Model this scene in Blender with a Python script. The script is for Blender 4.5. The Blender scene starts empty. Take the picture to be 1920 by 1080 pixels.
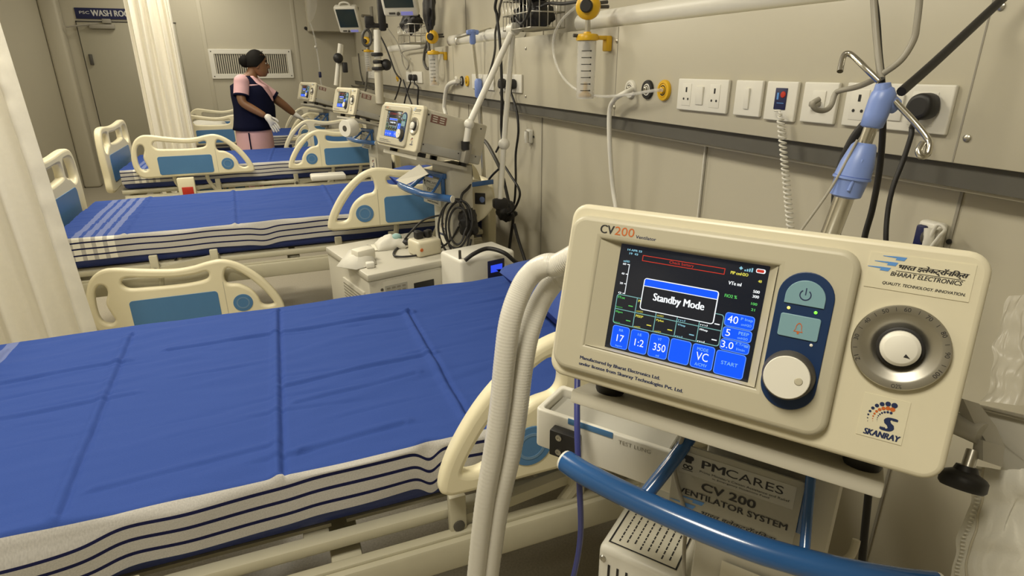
import bpy, bmesh, math, random
import numpy as np
from mathutils import Vector, Matrix, noise
random.seed(7)
S = bpy.context.scene
COL = S.collection
V = Vector
PI = math.pi

# ------------------------------------------------------------------ camera
FPX, YAW, PITCH, ROLL = 1112.1, math.radians(21.6), math.radians(20.5), math.radians(-0.3)
CAM = V((-1.18, 0.0, 1.40))
_f = V((math.sin(YAW)*math.cos(PITCH), math.cos(YAW)*math.cos(PITCH), -math.sin(PITCH)))
_r = V((math.cos(YAW), -math.sin(YAW), 0)); _u = _r.cross(_f)
RX = _r*math.cos(ROLL)+_u*math.sin(ROLL); UX = -_r*math.sin(ROLL)+_u*math.cos(ROLL); FX = _f
cd = bpy.data.cameras.new('camera'); cam = bpy.data.objects.new('camera', cd); COL.objects.link(cam)
cd.sensor_width = 36; cd.lens = FPX/1920*36; cd.clip_start = .02; cd.clip_end = 60
cam.matrix_world = Matrix(((RX.x, UX.x, -FX.x, CAM.x), (RX.y, UX.y, -FX.y, CAM.y), (RX.z, UX.z, -FX.z, CAM.z), (0, 0, 0, 1)))
S.camera = cam

# ------------------------------------------------------------------ light
vs = S.view_settings
vs.view_transform = 'Standard'; vs.look = 'None'; vs.gamma = 1; vs.use_curve_mapping = False
vs.exposure = 0.0
w = bpy.data.worlds.new('world'); S.world = w; w.use_nodes = True
w.node_tree.nodes['Background'].inputs[0].default_value = (1, .93, .78, 1)
w.node_tree.nodes['Background'].inputs[1].default_value = .05
LCOL = (1.0, .925, .76)
CEIL = 2.72
def ceiling_lamp(x, y, power):
    ld = bpy.data.lights.new('ceiling_panel_light', 'AREA'); ld.shape = 'RECTANGLE'; ld.size = .58; ld.size_y = .58
    ld.energy = power; ld.color = LCOL
    lo = bpy.data.objects.new('ceiling_panel_light', ld); lo.location = (x, y, CEIL-.03); COL.objects.link(lo)
for lx, ly, lp in ((-1.85, .05, 39), (-1.75, 2.05, 36), (-1.75, 4.2, 40), (-1.75, 6.3, 25), (-1.9, 8.2, 17), (-3.05, 5.0, 20)):
    ceiling_lamp(lx, ly, lp)

# ------------------------------------------------------------------ pixel ray helpers (photo frame 1920x1080)
def ray(px, py): return (RX*(px-960) - UX*(py-540) + FX*FPX)/FPX
def on(px, py, axis, val):
    d = ray(px, py); return CAM + d*((val-CAM[axis])/d[axis])
def dep(px, py, d): return CAM + ray(px, py)*d

# ------------------------------------------------------------------ materials
MATS = {}
def mat(name, col, rough=.5, metal=0, var=.04, scale=30, bump=0, bscale=200, spec=.5, emit=None, estr=1, alpha=None, trans=0, coat=0, sheen=0):
    m = bpy.data.materials.new(name); m.use_nodes = True; nt = m.node_tree; N = nt.nodes; L = nt.links
    b = N['Principled BSDF']
    b.inputs['Roughness'].default_value = rough; b.inputs['Metallic'].default_value = metal
    b.inputs['Specular IOR Level'].default_value = spec
    b.inputs['Coat Weight'].default_value = coat
    b.inputs['Sheen Weight'].default_value = sheen
    if trans: b.inputs['Transmission Weight'].default_value = trans
    if alpha is not None: b.inputs['Alpha'].default_value = alpha
    tc = N.new('ShaderNodeTexCoord'); nz = N.new('ShaderNodeTexNoise'); nz.inputs['Scale'].default_value = scale; nz.inputs['Detail'].default_value = 5
    L.new(tc.outputs['Object'], nz.inputs['Vector'])
    mx = N.new('ShaderNodeMix'); mx.data_type = 'RGBA'
    c1 = [max(0, c*(1-var)) for c in col]; c2 = [min(1, c*(1+var)) for c in col]
    mx.inputs[6].default_value = (*c1, 1); mx.inputs[7].default_value = (*c2, 1)
    L.new(nz.outputs['Fac'], mx.inputs[0]); L.new(mx.outputs[2], b.inputs['Base Color'])
    if emit:
        b.inputs['Emission Color'].default_value = (*emit, 1); b.inputs['Emission Strength'].default_value = estr
    if bump:
        n2 = N.new('ShaderNodeTexNoise'); n2.inputs['Scale'].default_value = bscale; n2.inputs['Detail'].default_value = 3
        L.new(tc.outputs['Object'], n2.inputs['Vector'])
        bp = N.new('ShaderNodeBump'); bp.inputs['Strength'].default_value = bump; bp.inputs['Distance'].default_value = .002
        L.new(n2.outputs['Fac'], bp.inputs['Height']); L.new(bp.outputs['Normal'], b.inputs['Normal'])
    MATS[name] = m
    return m
M_wall = mat('wall_laminate', (.50, .465, .365), .42, var=.03, scale=1.5, bump=.05, bscale=9)
M_panel = mat('service_panel_laminate', (.52, .485, .38), .4, var=.02, scale=2)
M_door = mat('door_paint', (.40, .375, .29), .4, var=.03, scale=2)
M_ceil = mat('ceiling_tile', (.75, .73, .66), .8)
M_floor = mat('vinyl_floor', (.40, .365, .29), .38, var=.35, scale=160)
M_ivory = mat('ivory_plastic', (.80, .738, .525), .38, var=.02)
M_bezel = mat('cream_plastic', (.68, .632, .475), .36, var=.015)
M_bezel2 = mat('cream_plastic_darker', (.50, .466, .352), .40, var=.015)
M_white = mat('white_plastic', (.76, .74, .66), .38, var=.02)
M_cab = mat('cabinet_enamel', (.56, .535, .45), .4, var=.03, scale=6)
M_beige = mat('beige_painted_steel', (.56, .525, .42), .42, var=.03)
M_frame = mat('bed_frame_paint', (.52, .49, .37), .45, var=.04)
M_blue = mat('blue_accent_plastic', (.075, .20, .40), .4, var=.04)
M_blue_d = mat('blue_accent_ring', (.15, .27, .43), .4, var=.03)
M_rail = mat('blue_enamel_tube', (.022, .10, .29), .22, var=.05, coat=.4)
M_strip = mat('dark_blue_trim', (.005, .028, .10), .4)
M_hub = mat('periwinkle_plastic', (.20, .29, .64), .38, var=.03)
M_navy = mat('navy_mattress_vinyl', (.018, .038, .20), .45, var=.1)
M_black = mat('black_rubber', (.014, .013, .013), .5, var=.2)
M_grey = mat('grey_plastic', (.30, .28, .23), .45)
M_dgrey = mat('dark_grey_plastic', (.07, .065, .055), .5)
M_chrome = mat('polished_steel', (.62, .60, .54), .22, metal=1)
M_steel = mat('brushed_steel', (.55, .53, .47), .36, metal=1)
M_cast = mat('cast_aluminium', (.46, .44, .38), .42, metal=.35, var=.04)
M_tube = mat('translucent_hose', (.74, .72, .65), .28, var=.02, alpha=.93)
M_clear = mat('clear_plastic', (.80, .79, .74), .15, alpha=.35)
M_film = mat('clear_film', (.66, .63, .55), .25, alpha=.30, bump=.5, bscale=18)
M_yellow = mat('yellow_plastic', (.72, .43, .015), .35, var=.04)
M_red = mat('red_plastic', (.50, .03, .015), .4)
M_curt = mat('curtain_cotton', (.86, .82, .70), .85, var=.04, scale=60, bump=.2, bscale=500, sheen=.2)
M_cloth = mat('white_cloth', (.72, .70, .62), .85, var=.05, bump=.25, bscale=300)
M_paper = mat('paper_label', (.74, .71, .60), .6)
M_ink = mat('black_ink', (.018, .017, .018), .6)
M_inkb = mat('navy_ink', (.010, .022, .085), .55)
M_orange = mat('orange_ink', (.55, .13, .02), .6)
M_inkblue = mat('light_blue_ink', (.10, .28, .66), .5)
M_label = mat('silver_label', (.46, .45, .40), .5)
M_railp = mat('grey_rail_paint', (.58, .56, .49), .45)
M_plate2 = mat('sign_grey', (.40, .385, .32), .5)
M_bg = mat('sign_navy', (.012, .016, .075), .4)
M_signw = mat('sign_white', (.7, .7, .68), .5)
M_skin = mat('brown_skin', (.20, .095, .042), .5, var=.06)
M_hair = mat('black_hair', (.007, .006, .005), .75, spec=.15, var=.3, scale=120, bump=.4, bscale=300)
M_pink = mat('pink_cotton', (.66, .40, .42), .85, var=.04)
M_vest = mat('navy_vest_cloth', (.006, .007, .022), .9, var=.15, spec=.08)
M_glove = mat('white_glove', (.70, .68, .62), .6)
M_scr = mat('screen_black', (.006, .007, .010), .18, emit=(.006, .008, .014), estr=1)
def emis(name, c, s): return mat(name, [x*.3 for x in c], .3, emit=c, estr=s)
E_blue = emis('screen_blue', (.0, .085, .95), .95)
E_blue2 = emis('screen_blue_edge', (.10, .27, .95), .9)
E_white = emis('screen_white', (.85, .9, .95), .9)
E_cyan = emis('screen_cyan', (.25, .55, .70), .8)
E_teal = emis('screen_teal', (.20, .45, .45), .7)
E_green = emis('screen_green', (.10, .55, .12), .8)
E_yel = emis('screen_yellow', (.75, .70, .10), .8)
E_red = emis('screen_red', (.55, .035, .02), .8)
E_lilac = emis('monitor_lilac', (.28, .27, .62), .5)
E_lcd = emis('lcd_blue', (.03, .08, .9), .9)
E_mon = emis('monitor_dark', (.018, .028, .025), .5)
E_ledg = emis('led_green', (.2, 1, .05), 1.5)
E_ledy = emis('led_amber', (1, .7, .15), 1.5)

# --- bedsheet: UV in metres (x = along the bed, y = from the near hem)
def sheet_mat():
    m = bpy.data.materials.new('striped_blue_bedsheet'); m.use_nodes = True; nt = m.node_tree; N = nt.nodes; L = nt.links
    b = N['Principled BSDF']; b.inputs['Roughness'].default_value = .85; b.inputs['Specular IOR Level'].default_value = .12
    uv = N.new('ShaderNodeUVMap'); uv.uv_map = 'cloth'
    sp = N.new('ShaderNodeSeparateXYZ'); L.new(uv.outputs[0], sp.inputs[0])
    def math_(op, a, bb):
        n = N.new('ShaderNodeMath'); n.operation = op
        for i, x in enumerate((a, bb)):
            if x is None: continue
            if isinstance(x, (int, float)): n.inputs[i].default_value = x
            else: L.new(x, n.inputs[i])
        return n.outputs[0]
    def band(src, a, c):
        return math_('MULTIPLY', math_('GREATER_THAN', src, a), math_('LESS_THAN', src, c))
    def any_(lst):
        r = lst[0]
        for q in lst[1:]: r = math_('MAXIMUM', r, q)
        return r
    X, Y = sp.outputs[0], sp.outputs[1]
    hem = band(Y, -.01, .104)
    stripe = any_([band(Y, c-.0035, c+.0035) for c in (.024, .053, .081)])
    cross = any_([band(X, c-.014, c+.014) for c in (.10, .145, .19, .235)])
    nz = N.new('ShaderNodeTexNoise'); nz.inputs['Scale'].default_value = 380; L.new(uv.outputs[0], nz.inputs['Vector'])
    nz2 = N.new('ShaderNodeTexNoise'); nz2.inputs['Scale'].default_value = 9; L.new(uv.outputs[0], nz2.inputs['Vector'])
    def mix(f, a, c):
        n = N.new('ShaderNodeMix'); n.data_type = 'RGBA'
        L.new(f, n.inputs[0]) if not isinstance(f, float) else setattr(n.inputs[0], 'default_value', f)
        for i, x in ((6, a), (7, c)):
            if isinstance(x, tuple): n.inputs[i].default_value = (*x, 1)
            else: L.new(x, n.inputs[i])
        return n.outputs[2]
    blue = mix(nz.outputs[0], (.029, .064, .26), (.040, .082, .31))
    blue = mix(math_('MULTIPLY', cross, .22), blue, (.55, .58, .68))
    band_c = mix(nz.outputs[0], (.36, .345, .33), (.60, .585, .55))
    band_c = mix(cross, band_c, (.82, .80, .72))
    band_c = mix(stripe, band_c, (.012, .014, .06))
    c = mix(hem, blue, band_c)
    L.new(c, b.inputs['Base Color'])
    bp = N.new('ShaderNodeBump'); bp.inputs['Strength'].default_value = .25; bp.inputs['Distance'].default_value = .001
    L.new(nz.outputs[0], bp.inputs['Height']); L.new(bp.outputs['Normal'], b.inputs['Normal'])
    return m
M_sheet = sheet_mat()
M_pillow = mat('blue_pillowcase', (.03, .07, .30), .85, var=.06, bump=.15, bscale=200)

# ------------------------------------------------------------------ mesh builder
I4 = Matrix.Identity(4)
def TR(x=0, y=0, z=0): return Matrix.Translation((x, y, z))
def RZ(a): return Matrix.Rotation(a, 4, 'Z')
def RXm(a): return Matrix.Rotation(a, 4, 'X')
def RYm(a): return Matrix.Rotation(a, 4, 'Y')
def frame(o, x, y, z): return Matrix(((x[0], y[0], z[0], o[0]), (x[1], y[1], z[1], o[1]), (x[2], y[2], z[2], o[2]), (0, 0, 0, 1)))
def spline(P, n=8, closed=False):
    P = [V(p) for p in P]
    if n <= 1 or len(P) < 3: return P
    out = []; m = len(P)
    rng = m if closed else m-1
    for i in range(rng):
        if closed: a, b, c, d = P[(i-1) % m], P[i], P[(i+1) % m], P[(i+2) % m]
        else: a, b, c, d = P[max(i-1, 0)], P[i], P[i+1], P[min(i+2, m-1)]
        for k in range(n):
            t = k/n
            out.append(.5*((2*b)+(c-a)*t+(2*a-5*b+4*c-d)*t*t+(3*b-a-3*c+d)*t**3))
    if not closed: out.append(P[-1])
    return out
class MB:
    def __init__(s): s.v = []; s.f = []; s.uv = {}
    def add(s, vs, fs, M=None):
        o = len(s.v)
        s.v += [(M @ V(p) if M is not None else V(p)) for p in vs]
        s.f += [tuple(o+i for i in f) for f in fs]; return s
    def mesh(s, me, M=None):
        return s.add([v.co for v in me.vertices], [tuple(p.vertices) for p in me.polygons], M)
    def box(s, c, d, r=0, M=None, seg=2):
        bm = bmesh.new(); bmesh.ops.create_cube(bm, size=1)
        for v in bm.verts: v.co = V((v.co.x*d[0], v.co.y*d[1], v.co.z*d[2]))
        if r > 0:
            r = min(r, .49*min(d)); bmesh.ops.bevel(bm, geom=bm.edges[:], offset=r, segments=seg, affect='EDGES', profile=.5)
        bm.verts.ensure_lookup_table(); bm.verts.index_update()
        MM = (M or I4) @ Matrix.Translation(c)
        s.add([v.co for v in bm.verts], [[v.index for v in f.verts] for f in bm.faces], MM); bm.free(); return s
    def tube(s, P, r, n=8, seg=10, closed=False, M=None, ribs=None, caps=True):
        Q = spline(P, n, closed); m = len(Q); vs = []; fs = []
        rr = r if callable(r) else (lambda t: r)
        T = []
        for i in range(m):
            a = Q[i-1] if (i > 0 or closed) else Q[i]; b = Q[(i+1) % m] if (i < m-1 or closed) else Q[i]
            t = (b-a); T.append(t.normalized() if t.length > 1e-9 else (T[-1] if T else V((0, 0, 1))))
        nrm = T[0].orthogonal().normalized()
        for i in range(m):
            if i: 
                q = T[i-1].rotation_difference(T[i]); nrm = q @ nrm
            bi = T[i].cross(nrm)
            R = rr(i/max(1, m-1))
            for k in range(seg):
                a = 2*PI*k/seg; vs.append(Q[i]+(nrm*math.cos(a)+bi*math.sin(a))*R)
        for i in range(m if closed else m-1):
            for k in range(seg):
                j = (i+1) % m
                fs.append((i*seg+k, i*seg+(k+1) % seg, j*seg+(k+1) % seg, j*seg+k))
        if not closed and caps:
            fs.append(tuple(range(seg))[::-1]); fs.append(tuple((m-1)*seg+k for k in range(seg)))
        return s.add(vs, fs, M)
    def cyl(s, a, b, r, seg=20, M=None): return s.tube([a, b], r, 1, seg, M=M)
    def lathe(s, prof, M=None, seg=28):
        vs = []; fs = []; m = len(prof)
        for r, z in prof:
            for k in range(seg): vs.append((r*math.cos(2*PI*k/seg), r*math.sin(2*PI*k/seg), z))
        for i in range(m-1):
            for k in range(seg): fs.append((i*seg+k, i*seg+(k+1) % seg, (i+1)*seg+(k+1) % seg, (i+1)*seg+k))
        fs.append(tuple(range(seg))[::-1]); fs.append(tuple((m-1)*seg+k for k in range(seg)))
        return s.add(vs, fs, M)
    def ball(s, c, r, M=None, nu=16, nv=10):
        r = (r, r, r) if isinstance(r, (int, float)) else r
        prof = [(math.sin(PI*i/nv), -math.cos(PI*i/nv)) for i in range(nv+1)]
        prof[0] = (1e-4, -1); prof[-1] = (1e-4, 1)
        return s.lathe(prof, (M or I4) @ Matrix.Translation(c) @ Matrix.Diagonal((*r, 1)), nu)
    def grid(s, fn, nu, nv, uvfn=None, M=None):
        vs = [fn(i/(nu-1), j/(nv-1)) for i in range(nu) for j in range(nv)]
        fs = [(i*nv+j, (i+1)*nv+j, (i+1)*nv+j+1, i*nv+j+1) for i in range(nu-1) for j in range(nv-1)]
        return s.add(vs, fs, M)
    def prism(s, out, z0, z1, M=None):
        n = len(out)
        vs = [(p[0], p[1], z0) for p in out]+[(p[0], p[1], z1) for p in out]
        fs = [tuple(range(n))[::-1], tuple(range(n, 2*n))]+[(i, (i+1) % n, n+(i+1) % n, n+i) for i in range(n)]
        return s.add(vs, fs, M)
    def loft(s, rings, M=None, cap=True):
        n = len(rings[0]); vs = [p for r in rings for p in r]
        fs = [(i*n+k, i*n+(k+1) % n, (i+1)*n+(k+1) % n, (i+1)*n+k) for i in range(len(rings)-1) for k in range(n)]
        if cap: fs += [tuple(range(n))[::-1], tuple((len(rings)-1)*n+k for k in range(n))]
        return s.add(vs, fs, M)
    def build(s, name, m, parent=None, world=False, sharp=40, solid=0, fixn=True, **tags):
        me = bpy.data.meshes.new(name)
        vv = s.v
        if world and parent is not None:
            inv = WM[parent].inverted(); vv = [inv @ p for p in s.v]
        org = V((0, 0, 0))
        if parent is None:
            lo = V((min(p.x for p in vv), min(p.y for p in vv), min(p.z for p in vv))); hi = V((max(p.x for p in vv), max(p.y for p in vv), max(p.z for p in vv)))
            org = V(((lo.x+hi.x)/2, (lo.y+hi.y)/2, lo.z)); vv = [p-org for p in vv]
        me.from_pydata(vv, [], s.f); me.update()
        if fixn:
            bm = bmesh.new(); bm.from_mesh(me); bmesh.ops.recalc_face_normals(bm, faces=bm.faces[:]); bm.to_mesh(me); bm.free()
        me.shade_smooth()
        if sharp: me.set_sharp_from_angle(angle=math.radians(sharp))
        o = bpy.data.objects.new(name, me); COL.objects.link(o); o.location = org
        if m is not None: me.materials.append(m)
        if solid:
            md = o.modifiers.new('thickness', 'SOLIDIFY'); md.thickness = solid; md.offset = 0
        if parent is not None: o.parent = parent; WM[o] = WM[parent].copy()
        else: WM[o] = Matrix.Translation(org)
        if tags: tag(o, **tags)
        return o
WM = {}
def tag(o, label=None, cat=None, group=None, kind=None):
    for k, x in (('label', label), ('category', cat), ('group', group), ('kind', kind)):
        if x: o[k] = x
    return o
def thing(name, label, cat, M=None, group=None):
    o = bpy.data.objects.new(name, None); COL.objects.link(o); o.empty_display_size = .1
    M = M or I4; M = M if isinstance(M, Matrix) else Matrix.Translation(M)
    o.matrix_world = M; WM[o] = M.copy()
    return tag(o, label, cat, group)
def copy_tree(o, parent=None):
    c = o.copy(); COL.objects.link(c)
    if parent is not None: c.parent = parent
    for ch in [x for x in bpy.data.objects if x.parent == o]: copy_tree(ch, c)
    return c
def put(o, M, label, group=None):
    o.matrix_world = M; WM[o] = M.copy(); o['label'] = label
    if group: o['group'] = group
    return o
def struct(name, mb, m, **k):
    o = mb.build(name, m, None, **k); o['kind'] = 'structure'; return o
def rrect(x0, y0, x1, y1, r, n=6):
    out = []
    for cx, cy, a in ((x1-r, y1-r, 0), (x0+r, y1-r, 90), (x0+r, y0+r, 180), (x1-r, y0+r, 270)):
        for k in range(n+1):
            t = math.radians(a+90*k/n); out.append((cx+r*math.cos(t), cy+r*math.sin(t)))
    return out
def circ(cx, cy, r, n=32): return [(cx+r*math.cos(2*PI*k/n), cy+r*math.sin(2*PI*k/n)) for k in range(n)]
def flat(outs, thick=.01, bevel=0, res=2):
    """outline with holes -> mesh of that thickness (centred on z=0), edges rounded by bevel"""
    cu = bpy.data.curves.new('outline', 'CURVE'); cu.dimensions = '2D'; cu.fill_mode = 'BOTH'
    cu.extrude = max(1e-5, thick/2-bevel); cu.bevel_depth = bevel; cu.bevel_resolution = res; cu.offset = -bevel if bevel else 0
    for pts in outs:
        sp = cu.splines.new('POLY'); sp.points.add(len(pts)-1); sp.use_cyclic_u = True
        for p, q in zip(sp.points, pts): p.co = (q[0], q[1], 0, 1)
    ob = bpy.data.objects.new('outline', cu); me = ob.to_mesh().copy(); ob.to_mesh_clear()
    bpy.data.objects.remove(ob); bpy.data.curves.remove(cu)
    return me
def text(mb, s, x0, y0, w, h, z=0, M=None, shear=0, bold=0, space=1.0):
    """lettering whose bounding box is exactly x0,y0,w,h on the plane z of M"""
    cu = bpy.data.curves.new('lettering', 'FONT'); cu.body = s; cu.shear = shear; cu.size = 1; cu.resolution_u = 3
    cu.extrude = 0; cu.space_character = space
    ob = bpy.data.objects.new('lettering', cu); me = ob.to_mesh()
    if len(me.vertices):
        xs = [v.co.x for v in me.vertices]; ys = [v.co.y for v in me.vertices]
        ax, ay = min(xs), min(ys); bw, bh = max(xs)-ax or 1, max(ys)-ay or 1
        for k in ((0,) if not bold else (-1, -.33, .33, 1)):      # heavier strokes: the glyphs struck again a hair to the side
            dx = k*min(bold, .05)*h*2.4; dz = (k+1)*1e-6
            vs = [(x0+dx+(v.co.x-ax)/bw*w, y0+(v.co.y-ay)/bh*h, z+dz) for v in me.vertices]
            mb.add(vs, [tuple(p.vertices) for p in me.polygons], M)
    ob.to_mesh_clear(); bpy.data.objects.remove(ob); bpy.data.curves.remove(cu)
    return mb
def quad(mb, x0, y0, x1, y1, z, M=None): return mb.add([(x0, y0, z), (x1, y0, z), (x1, y1, z), (x0, y1, z)], [(0, 1, 2, 3)], M)
def ring(mb, outs_o, outs_i, z, M=None):
    n = len(outs_o)
    return mb.add([(p[0], p[1], z) for p in outs_o]+[(p[0], p[1], z) for p in outs_i], [(i, (i+1) % n, n+(i+1) % n, n+i) for i in range(n)], M)
def poly(mb, pts, z, M=None): return mb.add([(p[0], p[1], z) for p in pts], [tuple(range(len(pts)))], M)
# ================================================================== SETTING
YF, XL, XW = 9.0, -3.42, .07
struct('floor', MB().box(((XL+XW)/2, 3.2, -.05), (XW-XL+.4, 12.4, .1)), M_floor)
struct('ceiling', MB().box(((XL+XW)/2, 3.2, CEIL+.05), (XW-XL+.4, 12.4, .1)), M_ceil)
struct('wall_right', MB().box((XW+.05, 3.2, CEIL/2), (.1, 12.2, CEIL)), M_wall)
struct('wall_far', MB().box(((XL+XW)/2, YF+.05, CEIL/2), (XW-XL+.1, .1, CEIL)), M_wall)
struct('wall_left', MB().box((XL-.05, 3.2, CEIL/2), (.1, 12.2, CEIL)), M_wall)
struct('wall_near', MB().box(((XL+XW)/2, -2.65, CEIL/2), (XW-XL+.1, .1, CEIL)), M_wall)
# boxed column in the far left corner, beside the washroom door
struct('trim_1', MB().box((XL+.09, YF-.09, CEIL/2), (.18, .18, CEIL), .03, seg=3), M_wall)
# box-out at the top right of the far wall
struct('trim_2', MB().box((-.17, YF-.12, (1.84+CEIL)/2), (.72, .24, CEIL-1.84), .01), M_wall)
# vertical joints of the wall panelling
jb = MB()
for x in (-1.79, -.69): jb.box((x, YF-.003, CEIL/2), (.05, .008, CEIL), .003)
struct('trim_3', jb, M_wall)
jb = MB()
for px, py in ((1017, 237), (1320, 330), (1790, 420), (880, 240)):
    p = on(px, py, 0, XW); jb.box((XW-.0015, p.y, CEIL/2), (.004, .006, CEIL))
struct('trim_4', jb, M_grey)
# washroom door
o = struct('door_1', MB().box((-2.60, YF-.012, .955), (1.03, .05, 1.91), .003), M_door)
g = MB(); g.box((-3.122, YF-.004, .96), (.014, .012, 1.93)); g.box((-2.6, YF-.004, 1.922), (1.05, .012, .014)); g.build('door_gap', M_dgrey, o, world=True)
g = MB(); g.box((-2.86, YF-.06, 1.865), (.26, .05, .05), .008); g.box((-2.80, YF-.055, 1.925), (.09, .05, .05), .006)
g.tube([(-2.96, YF-.07, 1.88), (-3.2, YF-.16, 1.85), (-2.9, YF-.06, 1.90)], .009, 1)
cl = g.build('door_closer', M_grey, o, world=True)
g = MB(); g.box((-3.05, YF-.05, 1.5), (.035, .03, .12), .004); g.box((-3.07, YF-.05, .5), (.035, .03, .12), .004); g.build('hinge', M_dgrey, o, world=True)
# washroom sign
t = thing('door_sign', 'dark blue sign lettered WASH ROOM above the far door', 'sign', (-2.62, YF, 1.98))
A = on(138, 14, 1, YF-.01); B = on(143, 35, 1, YF-.01)
FM = frame((A.x, YF-.012, B.z), (1, 0, 0), (0, 0, 1), (0, -1, 0)); sh = A.z-B.z
MB().box((.5, sh/2, -.004), (1.0, sh, .012), .003, M=FM).build('sign_board', M_bg, t, world=True)
a = MB(); text(a, 'WASH ROOM', on(171, 25, 1, YF-.01).x-A.x, sh*.27, on(252, 25, 1, YF-.01).x-on(171, 25, 1, YF-.01).x, sh*.55, .0045, FM, bold=.02); text(a, 'PSC', .045, sh*.45, .10, sh*.25, .0045, FM)
a.build('lettering', M_signw, t, world=True)

# bed head service panel (box along the wall) with bolts and joints
P0, P1, Zb, Zt = -1.2, 8.9, 1.226, 1.529
o = struct('trim_5', MB().box((XW/2, (P0+P1)/2, (Zb+Zt)/2), (XW, P1-P0, Zt-Zb), .003), M_panel)
a = MB()
for y in (on(1156, 130, 0, 0).y, on(1830, 130, 0, 0).y, 4.0, 5.3, 6.2): a.box((-.0003, y, (Zb+Zt)/2), (.0012, .003, Zt-Zb-.004))
a.build('panel_joint', M_grey, o, world=True)
for px, py in ((1157, 77), (1152, 201), (1877, 12), (1813, 259), (986, 91), (986, 181), (893, 60), (770, 110)):
    p = on(px, py, 0, -.001)
    MB().lathe([(.0068, 0), (.0066, .002), (.0045, .0035), (.0015, .0042)], frame(p, (0, 1, 0), (0, 0, 1), (-1, 0, 0)), 14).build('bolt', M_steel, o, world=True)
# dark channel under the panel with a pale lip
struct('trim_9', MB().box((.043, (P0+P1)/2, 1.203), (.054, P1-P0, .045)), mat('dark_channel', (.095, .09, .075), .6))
struct('trim_10', MB().box((.047, (P0+P1)/2, 1.1765), (.046, P1-P0, .008), .002), M_wall)
# white trunking pipes lying along the top of the panel
def trunk(n, ya, yb):
    struct(n, MB().tube([(.036, ya, Zt+.031), (.036, yb, Zt+.031)], .034, 1, 16), M_white)
trunk('trim_6', -1.1, 2.30); trunk('trim_7', 2.95, 4.15); trunk('trim_8', 4.9, 6.3)

# ventilation grille
t = thing('ventilation_grille', 'wide cream ventilation grille with vertical slats on the far wall', 'vent', (-1.25, YF, 1.27))
GM = frame((-1.27, YF-.012, 1.445), (1, 0, 0), (0, 0, 1), (0, -1, 0))
me = flat([rrect(-.50, -.18, .50, .18, .01), rrect(-.44, -.12, .44, .12, .004)[::-1]], .024, .004)
MB().mesh(me, GM).build('grille_frame', M_white, t, world=True)
a = MB(); quad(a, -.45, -.13, .45, .13, -.010, GM); a.build('backing', M_dgrey, t, world=True)
a = MB()
for k in range(34):
    a.box((-.43+.86*k/33, 0, 0), (.013, .25, .006), M=GM @ TR() )
a.build('slats', M_beige, t, world=True)
a = MB()
for x in (-.47, .14, .47):
    for y in (-.15, .15): a.lathe([(.008, 0), (.006, .003), (.001, .004)], GM @ TR(x, y, .012), 10)
a.build('screws', M_dgrey, t, world=True)

# ================================================================== BEDS
def smooth2(pts, n=6): return [(p.x, p.y) for p in spline([(a, b, 0) for a, b in pts], n, True)]
RL, RH = .81, .31
def rail_outline():
    out = smooth2([(.012, .05), (.0, .12), (.012, .20), (.04, .265), (.085, .30), (.14, .305), (.24, .288), (.36, .272), (.44, .276), (.51, .290), (.57, .292), (.64, .262), (.72, .19), (.78, .10), (.805, .03), (.795, .006), (.75, 0), (.55, 0), (.35, 0), (.15, 0), (.05, .004)])
    h1 = smooth2([(.045, .075), (.038, .13), (.046, .20), (.066, .235), (.088, .232), (.094, .20), (.078, .15), (.088, .10), (.096, .068), (.075, .052)])
    h2 = smooth2([(.155, .225), (.158, .247), (.18, .258), (.26, .247), (.36, .236), (.44, .238), (.492, .247), (.502, .228), (.485, .207), (.42, .198), (.33, .197), (.25, .200), (.18, .205)])
    h3 = smooth2([(.575, .245), (.60, .247), (.66, .200), (.72, .125), (.757, .06), (.755, .045), (.73, .042), (.705, .055), (.692, .095), (.665, .135), (.62, .165), (.575, .175), (.563, .205)])
    return [out, h1[::-1], h2[::-1], h3[::-1]]
RAIL_ME = flat(rail_outline(), .036, .012, 3)
ACC_ME = flat([rrect(.165, .018, .525, .150, .016)], .004, .001)
DIAL_ME = flat([circ(.625, .075, .043)], .004, .001)
DRING_ME = flat([circ(.625, .075, .029), circ(.625, .075, .023)[::-1]], .0012, 0)
SEAM_ME = flat([[(.553, .012), (.556, .012), (.556, .19), (.553, .19)]], .0012, 0)
def side_rail(bed, x0, yc, z0, mirror, side):
    """x0 = outer end; mirror -> tall slot end towards the head"""
    xd = -1 if mirror else 1
    Mx = frame((x0, yc, z0), (xd, 0, 0), (0, 0, 1), (0, -1, 0) if not mirror else (0, -1, 0))
    r = MB().mesh(RAIL_ME, Mx).build('side_rail', M_ivory, bed, sharp=50)
    for sg in (1, -1):
        Mo = Mx @ TR(0, 0, sg*.0185)
        MB().mesh(ACC_ME, Mo).build('accent_panel', M_blue, r)
        d = MB().mesh(DIAL_ME, Mo); d.build('angle_dial', M_blue, r)
        MB().mesh(DRING_ME, Mo @ TR(0, 0, sg*.0024)).build('dial_ring', M_blue_d, r)
        MB().mesh(SEAM_ME, Mx @ TR(0, 0, sg*.0178)).build('rail_seam', M_bezel2, r)
    # hinge arms that carry the rail
    for xx in (.25, .47):
        MB().tube([(x0+xd*xx, yc+side*.0, z0+.03), (x0+xd*xx, yc-side*.03, z0-.05), (x0+xd*(xx+.05), yc-side*.05, .50)], .014, 3, 8).build('rail_hinge_arm', M_frame, r)
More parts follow.
